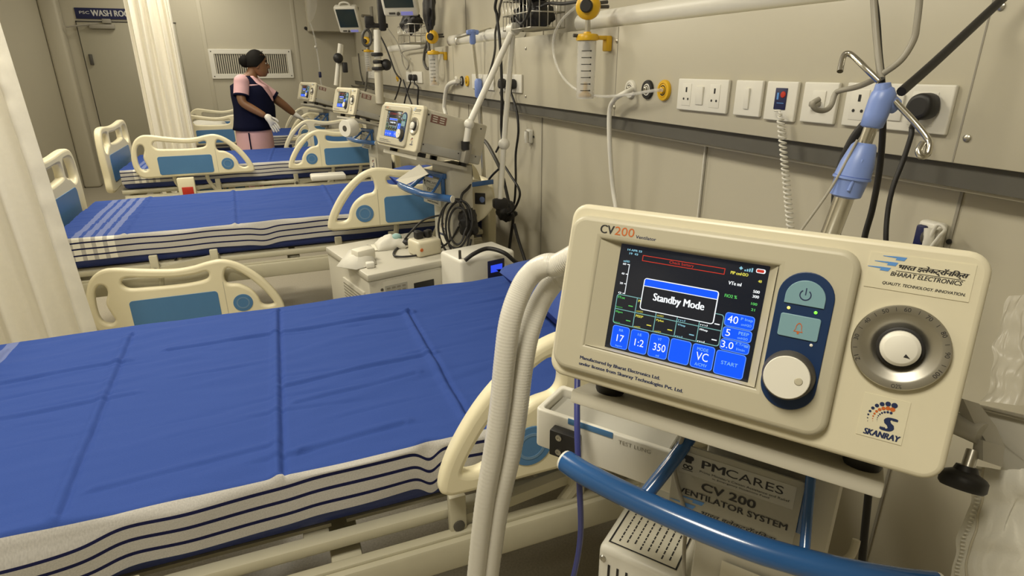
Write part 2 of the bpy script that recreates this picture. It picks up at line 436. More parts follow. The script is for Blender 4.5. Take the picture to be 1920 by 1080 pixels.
def end_board(bed, x, z0, name, acc=None):
    out = smooth2([(-.47, 0), (-.485, .12), (-.49, .25), (-.478, .36), (-.45, .425), (-.40, .452), (-.3, .455), (-.15, .445), (0, .44), (.15, .445), (.3, .455), (.40, .452), (.45, .425), (.478, .36), (.49, .25), (.485, .12), (.47, 0), (.2, 0), (-.2, 0)])
    hl = smooth2([(-.438, .30), (-.435, .37), (-.40, .405), (-.33, .410), (-.27, .405), (-.255, .37), (-.26, .325), (-.31, .308), (-.38, .275)])
    hm = smooth2([(-.215, .34), (-.212, .385), (-.18, .40), (0, .395), (.18, .40), (.212, .385), (.215, .34), (.19, .325), (0, .315), (-.19, .325)])
    hr = [(-a, b) for a, b in hl][::-1]
    me = flat([out, hl[::-1], hm[::-1], hr[::-1]], .045, .014, 3)
    Mx = frame((x, 0, z0), (0, 1, 0), (0, 0, 1), (1, 0, 0))
    b = MB().mesh(me, Mx).build(name, M_ivory, bed, sharp=50)
    ac = flat([rrect(-.36, .06, .36, .255, .03)], .004, .001)
    for sg in (1, -1): MB().mesh(ac, Mx @ TR(0, 0, sg*.0232)).build('accent_panel', acc or M_blue, b)
def bed(yc, dx, label, near, far, boards=(-2.22, -.10), control=False):
    t = thing('hospital_bed', label, 'bed', (dx, yc, 0), 'blue-sheeted hospital beds along the wall')
    # mattress
    MB().box((-1.15, 0, .62), (1.98, .87, .135), .03, seg=3).build('mattress', M_navy, t)
    # deck and base frame
    a = MB()
    for sy in (-1, 1):
        a.box((-1.15, sy*.455, .538), (2.0, .03, .026), .006)
    for x in (-2.1, -1.7, -1.2, -.7, -.2): a.box((x, 0, .530), (.05, .88, .02), .004)
    for k in range(4): a.box((-1.92+.51*k, 0, .546), (.48, .84, .008))
    a.build('deck_frame', M_frame, t)
    a = MB()
    for sy in (-1, 1):
        a.box((-1.15, sy*.50, .475), (1.96, .045, .07), .008)
        a.box((-1.15, sy*.50, .513), (1.96, .02, .01), .003)
    for x in (-2.1, -1.15, -.2): a.box((x, 0, .47), (.06, .98, .06), .006)
    a.build('base_frame', M_frame, t)
    for sy in (-1, 1):
        for x in (-.93, -.66, -1.75, -1.5):
            a = MB(); a.box((x, sy*.49, .55), (.035, .02, .10), .004); a.build('lift_bracket', M_frame, t)
        for x0 in (-.93, -1.75):
            a = MB(); a.tube([(x0, sy*.475, .525), (x0+.27, sy*.475, .56)], .017, 1, 4); a.build('lift_arm', M_frame, t)
            a = MB(); a.lathe([(.012, 0), (.012, .014), (.006, .016)], frame((x0, sy*.49, .53), (1, 0, 0), (0, 0, 1), (0, sy, 0)), 14)
            a.build('pivot_bolt', M_dgrey, t)
    a = MB(); a.tube([(-1.3, -.1, .50), (-.6, -.1, .47)], .03, 1, 12); a.tube([(-1.9, .12, .48), (-1.4, .12, .50)], .028, 1, 12); a.build('actuator', M_grey, t)
    for x in (-2.08, -.22):
        for sy in (-1, 1):
            l = MB().box((x, sy*.46, .29), (.05, .05, .32), .006).build('leg', M_frame, t)
            MB().box((x, sy*.46, .135), (.04, .05, .03), .006).lathe([(.062, -.022), (.066, -.015), (.066, .015), (.062, .022)], frame((x+.02, sy*.46, .066), (1, 0, 0), (0, 0, 1), (0, 1, 0)), 20).build('caster', M_dgrey, l)
    end_board(t, boards[0], .545, 'footboard'); end_board(t, boards[1], .36, 'headboard', M_navy)
    for sy, states in ((-1, near), (1, far)):
        for which, st in zip(('foot', 'head'), states):
            if st is None: continue
            z0 = .645 if st else .275
            yy = sy*(.535 if st else .565)
            if which == 'foot': side_rail(t, -2.03, yy, z0, False, sy)
            else: side_rail(t, -.98+RL, yy, z0, True, sy)
    if control:
        a = MB().box((-1.705, -.585, .562), (.115, .045, .155), .008).build('control_box', M_ivory, t)
        MB().box((-1.700, -.609, .535), (.075, .006, .075), .002).build('warning_plate', M_red, a)
    return t
def sheet(yc, dx, label, creases, edge, seed, x0=-2.14, x1=-.17, hem=.085, res=90):
    """cloth over the mattress; creases: list of ((x,y),(x,y),depth); edge(x)-> vertical shift of the near band"""
    mb = MB(); ya, yb = yc-.447, yc+.447; zt = .7005; r = .018
    prof = []   # (y, z, t)
    n1, n2, n3 = 9, 7, res
    for k in range(n1): prof.append((ya, zt-r-hem*(1-k/n1)))
    for k in range(n2):
        an = PI/2*k/(n2-1); prof.append((ya+r-r*math.cos(an), zt-r+r*math.sin(an)))
    for k in range(1, n3): prof.append((ya+r+(yb-ya-2*r)*k/n3, zt))
    for k in range(n2):
        an = PI/2*k/(n2-1); prof.append((yb-r+r*math.sin(an), zt-r+r*math.cos(an)))
    for k in range(1, n1): prof.append((yb, zt-r-hem*k/(n1-1)))
    d = [0]
    for a, b in zip(prof, prof[1:]): d.append(d[-1]+math.hypot(a[0]-b[0], a[1]-b[1]))
    NX = int(res*2.8); vs = []; uvs = []
    xs = np.linspace(x0, x1, NX)+dx; pa = np.array(prof); X = xs[:, None]+0*pa[None, :, 0]; Y = pa[None, :, 0]+0*X
    H = np.zeros_like(X)
    for (ax, ay), (bx, by), dp in creases:
        L2 = (bx-ax)**2+(by-ay)**2; T_ = np.clip(((X-ax)*(bx-ax)+(Y-ay)*(by-ay))/L2, 0, 1)
        s_ = ((X-ax)*(by-ay)-(Y-ay)*(bx-ax))/math.sqrt(L2)
        dd = np.hypot(X-ax-(bx-ax)*T_, Y-ay-(by-ay)*T_); big = dp > .0015; k = 1.5*dp*(1 if big else np.sin(np.pi*np.clip(T_, .02, .98)))
        H += -.8*k*np.exp(-(dd/(.0055 if big else .0045))**2) + 1.2*k*np.exp(-((dd-.012)/.010)**2)*np.where(s_ > 0, 1, .1)
    for i in range(NX):
        x = float(xs[i]); e = edge(x-dx)
        for j, (y, z) in enumerate(prof):
            topw = min(1, max(0, (z-(zt-r))/r))
            px, py, pz = x, y, z
            near = y < yc
            h = noise.noise(V((x*3.1+seed, y*9, seed)))*.0048+noise.noise(V((x*9+seed, y*34, 3+seed)))*.0024
            h += .0045*max(0, noise.noise(V((x*2.2+y*4+seed, y*22-x*6, 9))))+float(H[i, j])
            pz += h*topw
            if topw < 1:
                sgn = -1 if near else 1
                py += sgn*(1-topw)*(.006+.007*noise.noise(V((x*6+seed, z*9, 5)))+(.004*math.sin(x*23+seed) if near else 0))
                if near: pz += (1-topw)*(e + .004*noise.noise(V((x*5, seed, 1))))
            if near and topw > 0: py -= e*.35*math.exp(-((y-ya)/.05)**2)
            vs.append((px, py, pz)); uvs.append((x-dx-x0, d[j]))
    nv = len(prof)
    fs = [(i*nv+j, (i+1)*nv+j, (i+1)*nv+j+1, i*nv+j+1) for i in range(NX-1) for j in range(nv-1)]
    mb.add(vs, fs)
    o = mb.build('bedsheet', M_sheet, None, sharp=0, label=label, cat='bedsheet', group='striped blue bedsheets')
    me = o.data; ul = me.uv_layers.new(name='cloth')
    for l in me.loops: ul.data[l.index].uv = uvs[l.vertex_index]
    return o
bed(1.43, 0.0, 'ivory hospital bed in the foreground, nearest of the row, beside the large ventilator', (0, 1), (0, 0))
bed(3.50, 0.0, 'ivory hospital bed second of the row, behind the white compressor cabinet', (0, 1), (0, 0))
bed(5.57, -.10, 'third hospital bed of the row, with raised side rails and a red plate under one', (1, 1), (0, 1), control=True)
bed(7.62, -.02, 'ivory hospital bed farthest along the row, behind the woman, with a white pillow', (1, 1), (1, 1))
def fine(seed, n):
    R = random.Random(seed); out = []
    for k in range(n):
        x, y, l = R.uniform(-2.1, -.5), R.uniform(1.04, 1.82), R.uniform(.08, .36); s = R.uniform(-.10, .14)
        out.append(((x, y), (x-l, y+l*s), R.uniform(.0005, .0014)))
    return out
cr1 = [((-1.224, 1.83), (-1.239, 1.0), .0040), ((-1.61, 1.79), (-1.59, 1.02), .0028), ((-.858, 1.66), (-.866, 1.05), .0040), ((-1.9, 1.80), (-1.9, 1.0), .003),
       ((-.86, 1.655), (-1.5, 1.64), .0028), ((-.868, 1.36), (-1.22, 1.33), .0028), ((-.93, 1.27), (-1.2, 1.24), .0018), ((-1.60, 1.61), (-2.0, 1.59), .0025), ((-1.55, 1.42), (-2.1, 1.40), .002), ((-1.24, 1.48), (-1.5, 1.47), .0015), ((-1.26, 1.09), (-1.55, 1.07), .0018), ((-.45, 1.66), (-.7, 1.655), .0015), ((-1.0, 1.07), (-1.2, 1.05), .002)]
def edge1(x): return -.026*(1/(1+math.exp((x+1.53)*55))) + .008*(1/(1+math.exp(-(x+1.215)*60))) - .02*math.exp(-((x+.97)/.02)**2)
sheet(1.43, 0, 'dark blue bedsheet with grey striped hem over the foreground bed', cr1+fine(5, 46), edge1, 2.3, res=215)
cr2 = [((-1.42, 3.93), (-1.38, 3.06), .004), ((-1.86, 3.93), (-1.84, 3.06), .003), ((-.9, 3.93), (-.9, 3.1), .003), ((-1.4, 3.6), (-1.85, 3.62), .0025), ((-1.4, 3.35), (-1.0, 3.36), .0025), ((-1.86, 3.3), (-2.1, 3.29), .002)]
def edge2(x): return -.012*math.exp(-((x+1.27)/.05)**2)
sheet(3.50, 0, 'dark blue bedsheet with striped hem and white check on the second bed', cr2, edge2, 7.7)
cr3 = [((-1.15, 6.0), (-1.2, 5.2), .004), ((-1.7, 6.0), (-1.7, 5.2), .003)]
sheet(5.57, -.1, 'dark blue bedsheet on the third bed with raised rails', cr3, lambda x: 0, 12.1)
sheet(7.62, -.02, 'dark blue bedsheet on the farthest bed behind the woman', [], lambda x: 0, 15.1)
def pillow(c, d, label, m, seed=0, rz=0):
    mb = MB(); Mx = TR(*c) @ RZ(rz)
    def fn(top):
        def f(u, v):
            a, b = u*2-1, v*2-1
            k = (max(0, 1-abs(a)**3.2)*max(0, 1-abs(b)**3.2))**.45
            pinch = 1-.06*(1-abs(a))*abs(b)**3-.06*(1-abs(b))*abs(a)**3
            z = top*k*d[2]/2*(1+.25*noise.noise(V((a*2+seed, b*2, top))))
            return (a*d[0]/2*pinch, b*d[1]/2*pinch, z+d[2]/2)
        return f
    mb.grid(fn(1), 22, 22, M=Mx); mb.grid(fn(-1), 22, 22, M=Mx)
    return mb.build('pillow', m, None, sharp=0, label=label, cat='pillow', group='pillows on the beds')
pillow((-.36, 1.46, .706), (.36, .60, .12), 'blue pillow at the head of the foreground bed', M_pillow, 1)
pillow((-.36, 3.52, .706), (.34, .58, .12), 'blue pillow at the head of the second bed', M_pillow, 4)
pillow((-1.82, 7.72, .706), (.38, .55, .14), 'white pillow on the farthest bed', M_cloth, 6)
# ================================================================== CURTAINS
def curtain(label, path, ztop, zbot, folds, amp, seed, spread=.0):
    """path: plan points (top) -> cloth with vertical folds and a turned hem"""
    P = spline([V((x, y, 0)) for x, y in path], 12); L = [0]
    for a, b in zip(P, P[1:]): L.append(L[-1]+(b-a).length)
    def at_(s):
        s *= L[-1]
        for i in range(len(L)-1):
            if s <= L[i+1]:
                k = (s-L[i])/max(1e-9, L[i+1]-L[i]); d = (P[i+1]-P[i]).normalized(); return P[i].lerp(P[i+1], k), V((-d.y, d.x, 0))
        d = (P[-1]-P[-2]).normalized(); return P[-1], V((-d.y, d.x, 0))
    c = at_(.5)[0]
    def fn(a, b):
        p, n = at_(a); z = ztop+(zbot-ztop)*b
        ph = folds*2*PI*a+1.2*noise.noise(V((a*7+seed, b*1.2, seed)))
        k = amp*(.75+.5*noise.noise(V((a*5, b*1.5, seed+3))))
        off = k*math.sin(ph)+.25*k*math.sin(2.3*ph+seed)
        side = p-c
        q = p+n*off+side*(spread*b)
        return (q.x, q.y, z+.004*math.sin(ph) if b > .98 else z)
    o = MB().grid(fn, 170, 46).build('curtain', M_curt, None, sharp=0, label=label, cat='curtain', group='white bed curtains')
    # stitched leading-edge hem
    d = (P[-1]-P[-2]).normalized(); nn = V((-d.y, d.x, 0)); nn = nn if nn.y < 0 else -nn
    MB().tube([V(fn(.955, k/44))+nn*.003 for k in range(45)], .0022, 1, 5).build('hem_seam', M_beige, o, world=True, sharp=0)
    def roll(a, b):
        q = V(fn(.955+.045*a, b)); return q+nn*(.006*math.sin(PI*a)+.0035*noise.noise(V((b*60, a*2, seed)))+.001)
    MB().grid(roll, 7, 120).build('hem', M_curt, o, world=True, sharp=0)
    return o
curtain('gathered white curtain hanging beyond the third bed, in front of the washroom door', [(-2.22, 6.62), (-2.1, 6.60), (-1.86, 6.56)], CEIL-.02, .10, 5, .035, 2.0, .08)
curtain('spread white curtain at the left edge of the photo, between the first and second beds', [(-3.25, 2.60), (-2.6, 2.50), (-1.925, 2.38)], CEIL-.02, .22, 13, .042, 5.0, .13)

# ================================================================== VENTILATORS
TILT = .276
ct, st = math.cos(TILT), math.sin(TILT)
def face_frame(c, yaw):
    u = V((math.sin(yaw), -math.cos(yaw), 0)); n = V((-math.cos(yaw)*ct, -math.sin(yaw)*ct, st)); v = n.cross(u)
    return frame(c, u, v, n)
def trolley_frame(c, yaw):
    u = V((math.sin(yaw), -math.cos(yaw), 0)); b = V((math.cos(yaw), math.sin(yaw), 0)); o = V(c)+b*.2; o.z = 0
    return frame(o, u, b, (0, 0, 1))
VENTS = [((-.80, .399, 1.172), .629), ((-.664, 2.601, 1.164), .27), ((-.632, 4.731, 1.168), .298), ((-.776, 6.659, 1.168), .355)]
VL = ['large ventilator in the foreground with a lit standby screen', 'second ventilator along the wall, with the white support arm on its side', 'ventilator third along the wall, between the second and third beds', 'smallest looking ventilator farthest along the wall, beside the woman']
def bars_logo(mb, x, y, s, M, z):
    for i, (dx, dy) in enumerate(((.0, 0), (-.0052, -.0050), (-.0095, -.0100))):
        X, Y = x+dx*s, y+dy*s
        mb.add([(X, Y, z), (X+.0062*s, Y, z), (X+.0078*s, Y+.003*s, z), (X+.0016*s, Y+.003*s, z)], [(0, 1, 2, 3)], M)
        mb.add([(X-.009*s, Y+.0020*s, z), (X+.001*s, Y+.0016*s, z), (X+.0014*s, Y+.003*s, z), (X-.009*s, Y+.0024*s, z)], [(0, 1, 2, 3)], M)
def dots_logo(mn, mo, x, y, s, M, z):
    """arc of shrinking dots; (x,y) is the arc centre"""
    for i in range(9):
        a = math.radians(80+19*i-.55*i*i); k = max(.10, 1-i/8.6)
        p = lambda r: (x+r*s*math.cos(a), y+r*s*math.sin(a))
        q = p(.0155); poly(mn, circ(q[0], q[1], .0025*s*k**.9, 12), z, M)
        q = p(.0115); poly(mo, circ(q[0], q[1], .0021*s*k**.9, 12), z, M)
        q = p(.0080); poly(mn, circ(q[0], q[1], .0012*s*k**.8, 10), z, M)
HINDI = 'भारत इलेकट्रॉनिक्स'
def make_ventilator():
    t = thing('ventilator', VL[0], 'ventilator', face_frame(*VENTS[0]), 'bedside ventilators')
    MB().box((0, 0, -.175), (.338, .174, .315), .008).build('body', M_beige, t)
    bz = MB().mesh(flat([rrect(-.1815, -.0945, .1815, .0945, .017)], .022, .005, 3), TR(0, 0, -.011)).build('front_frame', M_bezel, t, sharp=50)
    hole = [(-.139, -.0515), (.031, -.0515), (.031, .0595), (-.139, .0595)]
    pn = MB().mesh(flat([rrect(-.1755, -.0835, .0945, .0825, .017), hole[::-1]], .018, .0055, 3), TR(0, 0, .001))
    pn.add([(-.1395, -.052, .0095), (-.1195, -.0505, .0025), (-.1195, .0585, .0025), (-.1395, .060, .0095)], [(0, 1, 2, 3)])
    pn.add([(.0315, -.052, .0095), (.0315, .060, .0095), (.0242, .0585, .0025), (.0242, -.0505, .0025)], [(0, 1, 2, 3)])
    pn.add([(-.1395, -.0520, .0095), (.0315, -.0520, .0095), (.0242, -.0505, .0025), (-.1195, -.0505, .0025)], [(0, 1, 2, 3)])
    pn.add([(-.1395, .0600, .0095), (-.1195, .0585, .0025), (.0242, .0585, .0025), (.0315, .0600, .0095)], [(0, 1, 2, 3)])
    pn = pn.build('control_panel', M_bezel2, t, sharp=35)
    sc = MB().box((-.0476, .004, -.001), (.1435, .1095, .008), .0006).build('screen', M_scr, t)
    zz = .0034
    # --- what the screen shows
    def P(m, nm, col):
        return m.build(nm, col, sc, sharp=0, fixn=False)
    blue = MB(); edge = MB(); wht = MB(); cy = MB(); tl = MB(); gr = MB(); ye = MB(); rd = MB(); bk = MB()
    def button(x0, y0, x1, y1, r=.003):
        poly(edge, rrect(x0, y0, x1, y1, r, 4), zz); poly(blue, rrect(x0+.0007, y0+.0007, x1-.0007, y1-.0007, r-.0006, 4), zz+.0002)
    xs = [-.1137, -.0937, -.0733, -.0523, -.0305, -.0080]
    for i in range(5): button(xs[i], -.0487, xs[i+1]-.0012, -.0252)
    button(-.0080, -.0495, .0192, -.0262)
    for i, (a, b) in enumerate(((-.0026, .0106), (-.0142, -.0030), (-.0256, -.0146))): button(-.0062, a, .0203, b)
    t3 = zz+.0005
    for s, x, y, w_, h_ in (('17', -.1075, -.0415, .0075, .0072), ('1:2', -.0880, -.0415, .0095, .0072), ('350', -.0685, -.0415, .0125, .0075), ('VC', -.0258, -.0408, .0115, .0080), ('40', -.0035, .0010, .0095, .0070), ('5', -.0030, -.0117, .0042, .0066), ('3.0', -.0050, -.0232, .0110, .0066)):
        text(wht, s, x, y, w_, h_, t3)
    for s, x, y, w_, h_ in (('RR', -.1062, -.0308, .0045, .0025), ('I:E', -.0860, -.0308, .0040, .0025), ('VT', -.0650, -.0308, .0038, .0025), ('bpm', -.1075, -.0472, .007, .0022), ('ml', -.0645, -.0472, .0032, .0024), ('MODE', -.0258, -.0312, .0105, .0030), ('A/CMV', -.0258, -.0462, .0115, .0030), ('START', -.0020, -.0390, .0150, .0034), ('P Insp', .0082, .0048, .0105, .0032), ('cmH2O', .0092, .0006, .009, .0022), ('PEEP', .0085, -.0082, .0090, .0030), ('cmH2O', .0082, -.0122, .009, .0022), ('F.Trigg', .0078, -.0188, .0112, .0030), ('l/min', .0090, -.0230, .0075, .0024)):
        text(cy, s, x, y, w_, h_, t3)
    # standby box
    poly(wht, rrect(-.0890, -.0040, -.0152, .0283, .003, 4), t3+.0001); poly(bk, rrect(-.0880, -.0031, -.0162, .0274, .0022, 4), t3+.0003)
    poly(blue, [(-.0880, .0206), (-.0162, .0206), (-.0162, .0262), (-.0172, .0274), (-.0870, .0274), (-.0880, .0262)], t3+.0005)
    quad(wht, -.0880, .0199, -.0162, .0206, t3+.0005)
    text(wht, 'Standby Mode', -.0765, .0052, .0500, .0098, t3+.0007, bold=.014)
    # alarm bar
    ring(rd, [(-.0948, .0444), (-.0138, .0444), (-.0138, .0504), (-.0948, .0504)], [(-.0941, .0451), (-.0145, .0451), (-.0145, .0497), (-.0941, .0497)], zz)
    text(rd, 'Check battery', -.0670, .0455, .0240, .0037, zz)
    text(cy, '14 APR 23', -.1115, .0525, .0150, .0020, zz, bold=.03); text(cy, '19  43', -.1090, .0490, .0090, .0020, zz, bold=.03)
    quad(wht, -.1074, .0085, -.1067, .0385, zz)
    for y in (.0085, .0185, .0285, .0385): quad(wht, -.1094, y-.0004, -.1067, y+.0004, zz)
    for s, y in (('cmH2O', .0405), ('60', .0375), ('40', .0275), ('20', .0175), ('0', .0075)): text(cy if y > .04 else wht, s, -.1140, y, .0065 if y > .04 else .0032, .0020, zz, bold=.02)
    # value grid
    gx = [-.1150, -.0930, -.0715, -.0500, -.0285, -.0070]
    ring(tl, rrect(-.1150, -.0238, -.0068, .0072, .003, 4), rrect(-.1142, -.0230, -.0076, .0064, .0024, 4), zz)
    for x in gx[1:-1]: quad(tl, x-.0004, -.0234, x+.0004, .0068, zz)
    quad(tl, -.1146, -.0088, -.0072, -.0080, zz)
    lab = [['fTot', 'PEEP', 'Pmean', 'I:E', 'FiO2'], ['fSpn', 'PEEP', 'Pplat', 'VTinsp', 'MVexp']]
    for r_, y in ((0, .0028), (1, -.0125)):
        for i in range(5):
            m = (gr, ye, ye, cy, wht)[i]
            text(m, lab[r_][i], gx[i]+.0015, y, .0075, .0024, zz, bold=.02)
            quad(m, gx[i]+.0140, y-.0062, gx[i]+.0188, y-.0052, zz)
            text(m, 'bpm' if i == 0 else 'cmH2O' if i < 3 else 'ml', gx[i]+.0012, y-.0108 if r_ else y-.0100, .0068, .0018, zz)
    # right hand read-outs
    text(cy, '◆', -.0020, .0512, .0035, .0035, zz)
    for k in range(4): quad(cy, .0030+.002*k, .0508, .0043+.002*k, .0522+.0008*k, zz)
    poly(wht, rrect(.0130, .0510, .0212, .0550, .0015, 4), zz); poly(rd, rrect(.0137, .0517, .0200, .0543, .001, 4), zz+.0002)
    for m, s, x, y, w_, h_ in ((ye, 'PIP cmH2O', -.0085, .0462, .0155, .0028), (ye, '40', .0165, .0425, .0030, .0024), (wht, 'VTe ml', -.0088, .0362, .0115, .0032), (wht, '500', .0140, .0325, .0055, .0026), (wht, '300', .0142, .0280, .0055, .0026), (gr, 'FiO2 %', -.0100, .0240, .0110, .0030), (gr, '100', .0142, .0212, .0052, .0024), (gr, '21', .0152, .0158, .0032, .0024)):
        text(m, s, x, y, w_, h_, zz, bold=.02)
    P(edge, 'button_edges', E_blue2); P(blue, 'buttons', E_blue); P(wht, 'white_readouts', E_white); P(cy, 'cyan_readouts', E_cyan); P(tl, 'value_grid', E_teal); P(gr, 'green_readouts', E_green); P(ye, 'yellow_readouts', E_yel); P(rd, 'alarm_bar', E_red); P(bk, 'message_box', M_scr)
    # --- printing on the panel
    zp = .0103
    a = MB(); text(a, 'CV', -.1416, .0664, .0148, .0086, zp, bold=.015); a.build('lettering', M_ink, pn, sharp=0)
    a = MB(); text(a, '200', -.1258, .0664, .0208, .0086, zp); a.build('lettering', M_orange, pn, sharp=0)
    a = MB(); text(a, 'Ventilator', -.1030, .0660, .0210, .0032, zp, bold=.01)
    text(a, 'Manufactured by Bharat Electronics Ltd.', -.1416, -.0690, .0870, .0045, zp, bold=.02); text(a, 'under license from Skanray Technologies Pvt. Ltd.', -.1416, -.0755, .1110, .0045, zp, bold=.02)
    a.build('lettering', M_inkb, pn, sharp=0)
    # --- blue key strip
    ks = MB().mesh(flat([rrect(.0355, -.064, .0805, .0590, .0224, 10)], .0024, .0006), TR(0, 0, zp))
    ks = ks.build('key_strip', M_strip, t)
    zk = zp+.0014
    dome = [(.0418, .0298), (.0738, .0298), (.0738, .0360)]+[(.0578+.016*math.cos(math.radians(q)), .0362+.0155*math.sin(math.radians(q))) for q in range(6, 180, 6)]+[(.0418, .0360)]
    M_key = mat('teal_key', (.20, .36, .42), .4, var=.02)
    MB().mesh(flat([dome], .0022, .0005), TR(0, 0, zk)).build('power_key', M_key, ks)
    MB().mesh(flat([rrect(.0414, .0004, .0736, .0206, .002)], .0022, .0005), TR(0, 0, zk)).build('mute_key', M_key, ks)
    a = MB(); zi = zk+.0014; c = [(.0576+.0048*math.cos(math.radians(q)), .0390+.0048*math.sin(math.radians(q))) for q in range(125, 416, 10)]; c2 = [(.0576+.0039*math.cos(math.radians(q)), .0390+.0039*math.sin(math.radians(q))) for q in range(125, 416, 10)]
    for i in range(len(c)-1): a.add([(c[i][0], c[i][1], zi), (c[i+1][0], c[i+1][1], zi), (c2[i+1][0], c2[i+1][1], zi), (c2[i][0], c2[i][1], zi)], [(0, 1, 2, 3)])
    quad(a, .0572, .0390, .0580, .0452, zi); a.build('power_symbol', M_inkb, ks, sharp=0)
    a = MB(); bell = [(.0538, .0062), (.0614, .0062), (.0602, .0085), (.0600, .0118), (.0588, .0138), (.0576, .0145), (.0564, .0138), (.0552, .0118), (.0550, .0085)]
    bi = [(.0576+(p[0]-.0576)*.78, .0098+(p[1]-.0098)*.8) for p in bell]; ring(a, bell, bi, zi); poly(a, circ(.0576, .0053, .0010, 8), zi); a.build('bell_symbol', M_orange, ks, sharp=0)
    for x, y, m, nm in ((.0464, .0256, E_ledy, 'amber_light'), (.0680, .0255, E_ledg, 'green_light'), (.0697, -.0030, M_white, 'white_light')):
        MB().lathe([(.0014, 0), (.0013, .0007), (.0003, .0012)], TR(x, y, zk-.0002), 10).build(nm, m, ks)
    # --- big white knob
    kn = MB().lathe([(.0215, .010), (.0215, .016), (.0205, .019), (.0200, .026), (.0192, .027)], TR(.0570, -.0325, 0), 40).build('control_knob', M_dgrey, t)
    a = MB().lathe([(.0186, .024), (.0186, .0285), (.0180, .0292), (.0005, .0294)], TR(.0570, -.0325, 0), 40); a = a.build('knob_cap', M_white, kn, sharp=30)
    MB().lathe([(.0034, .02943), (.0028, .02950), (.0003, .02945)], TR(.0668, -.0335, 0), 16).build('finger_dimple', M_bezel2, kn, sharp=0)
    # --- oxygen dial
    D = TR(.1332, .0092, .001)
    dl = MB().lathe([(.0350, 0), (.0350, .0042), (.0343, .0050), (.0290, .0050), (.0275, .0046), (.0235, .0030), (.0170, .0012), (.0165, .0008)], D, 56).build('oxygen_dial', M_steel, t, sharp=25)
    MB().lathe([(.0170, .0006), (.0170, .0062), (.0158, .0066), (.0140, .0066)], D, 40).build('dial_collar', M_black, dl)
    MB().lathe([(.0146, .0050), (.0142, .0110), (.0118, .0135), (.0112, .0138), (.0004, .0138)], D, 40).build('dial_knob', M_white, dl, sharp=30)
    a = MB(); poly(a, [(.1375, .0062), (.1410, .0030), (.1362, .0034)], .0151); 
    rad = .0318
    for s, deg in (('21', 208), ('30', 176), ('40', 147), ('50', 119), ('60', 91), ('70', 62), ('80', 33), ('90', 3), ('100', -28), ('O2%', -84)):
        an = math.radians(deg); R_ = TR(.1332+rad*math.cos(an), .0092+rad*math.sin(an), .0062) @ RZ(an-PI/2 if s != 'O2%' else an+PI/2)
        w_ = .0024*len(s); text(a, s, -w_/2, -.0017, w_, .0034, 0, R_)
    for deg in (192, 161, 133, 105, 76, 47, 18, -13):
        an = math.radians(deg); R_ = TR(.1332+rad*math.cos(an), .0092+rad*math.sin(an), .0062) @ RZ(an-PI/2); quad(a, -.0002, -.0016, .0002, .0016, 0, R_)
    a.build('dial_scale', M_ink, dl, sharp=0)
    # --- stickers
    M_st = mat('cream_sticker', (.70, .655, .49), .3, var=.01)
    sg = MB().box((.1348, .0692, .0003), (.0720, .0295, .0006)).build('maker_sticker', M_st, t)
    a = MB(); bars_logo(a, .1170, .0795, 1.0, None, .0009); a.build('logo_bars', M_inkblue, sg, sharp=0)
    a = MB(); text(a, HINDI, .1205, .0715, .0468, .0062, .0009, shear=.3, bold=.02); quad(a, .1190, .0707, .1655, .0711, .0009)
    text(a, 'BHARAT ELECTRONICS', .1158, .0664, .0485, .0036, .0009, shear=.25, bold=.012); text(a, 'QUALITY. TECHNOLOGY. INNOVATION.', .1115, .0582, .0562, .0028, .0009, shear=.25, bold=.01)
    a.build('lettering', M_ink, sg, sharp=0)
    sk = MB().box((.1328, -.0525, .0003), (.0330, .0370, .0006)).build('licensor_sticker', M_st, t)
    a = MB(); o_ = MB(); dots_logo(a, o_, .1362, -.0535, .92, None, .0009)
    text(a, 'S', .1330, -.0622, .0092, .0120, .0009, shear=.25, bold=.07); text(a, 'SKANRAY', .1214, -.0690, .0262, .0052, .0009, shear=.2, bold=.028)
    a.build('logo', M_inkb, sk, sharp=0); o_.build('logo_dots', M_orange, sk, sharp=0)
    # --- body details
    for sx in (-1, 1):
        for n_ in (-.06, -.27):
            MB().lathe([(.0150, 0), (.0165, .003), (.0175, .012), (.0175, .026)], TR(sx*.128, -.1150, n_) @ RXm(-PI/2), 18).build('foot', M_black, t)
    a = MB()
    for n_, v_ in ((-.035, .066), (-.035, -.055), (-.30, .066), (-.30, -.055), (-.21, -.058), (-.25, -.058)):
        a.lathe([(.004, 0), (.003, .002), (.0005, .0025)], frame((.169, v_, n_), (0, 1, 0), (0, 0, 1), (1, 0, 0)), 10)
    a.build('screws', M_dgrey, t)
    lb = MB().box((.1695, .055, -.085), (.001, .032, .075)).build('caution_label', mat('maroon_label', (.26, .13, .10), .5, var=.2), t)
    a = MB()
    for k in range(3): a.box((.1702, .064-.009*k, -.068), (.0008, .004, .022)); a.box((.1702, .064-.009*k, -.102), (.0008, .004, .022))
    a.build('label_print', M_paper, lb)
    MB().box((.1692, -.066, -.175), (.0015, .036, .300), .0005).build('side_band', M_label, t)
    MB().lathe([(.017, 0), (.017, .012), (.013, .013), (.013, .030)], frame((-.166, .045, -.055), (0, 1, 0), (0, 0, 1), (-1, 0, 0)), 20).build('breathing_port', M_white, t)
    return t
vent = make_ventilator()
vents = [vent]
for i in (1, 2, 3): vents.append(put(copy_tree(vent), face_frame(*VENTS[i]), VL[i]))

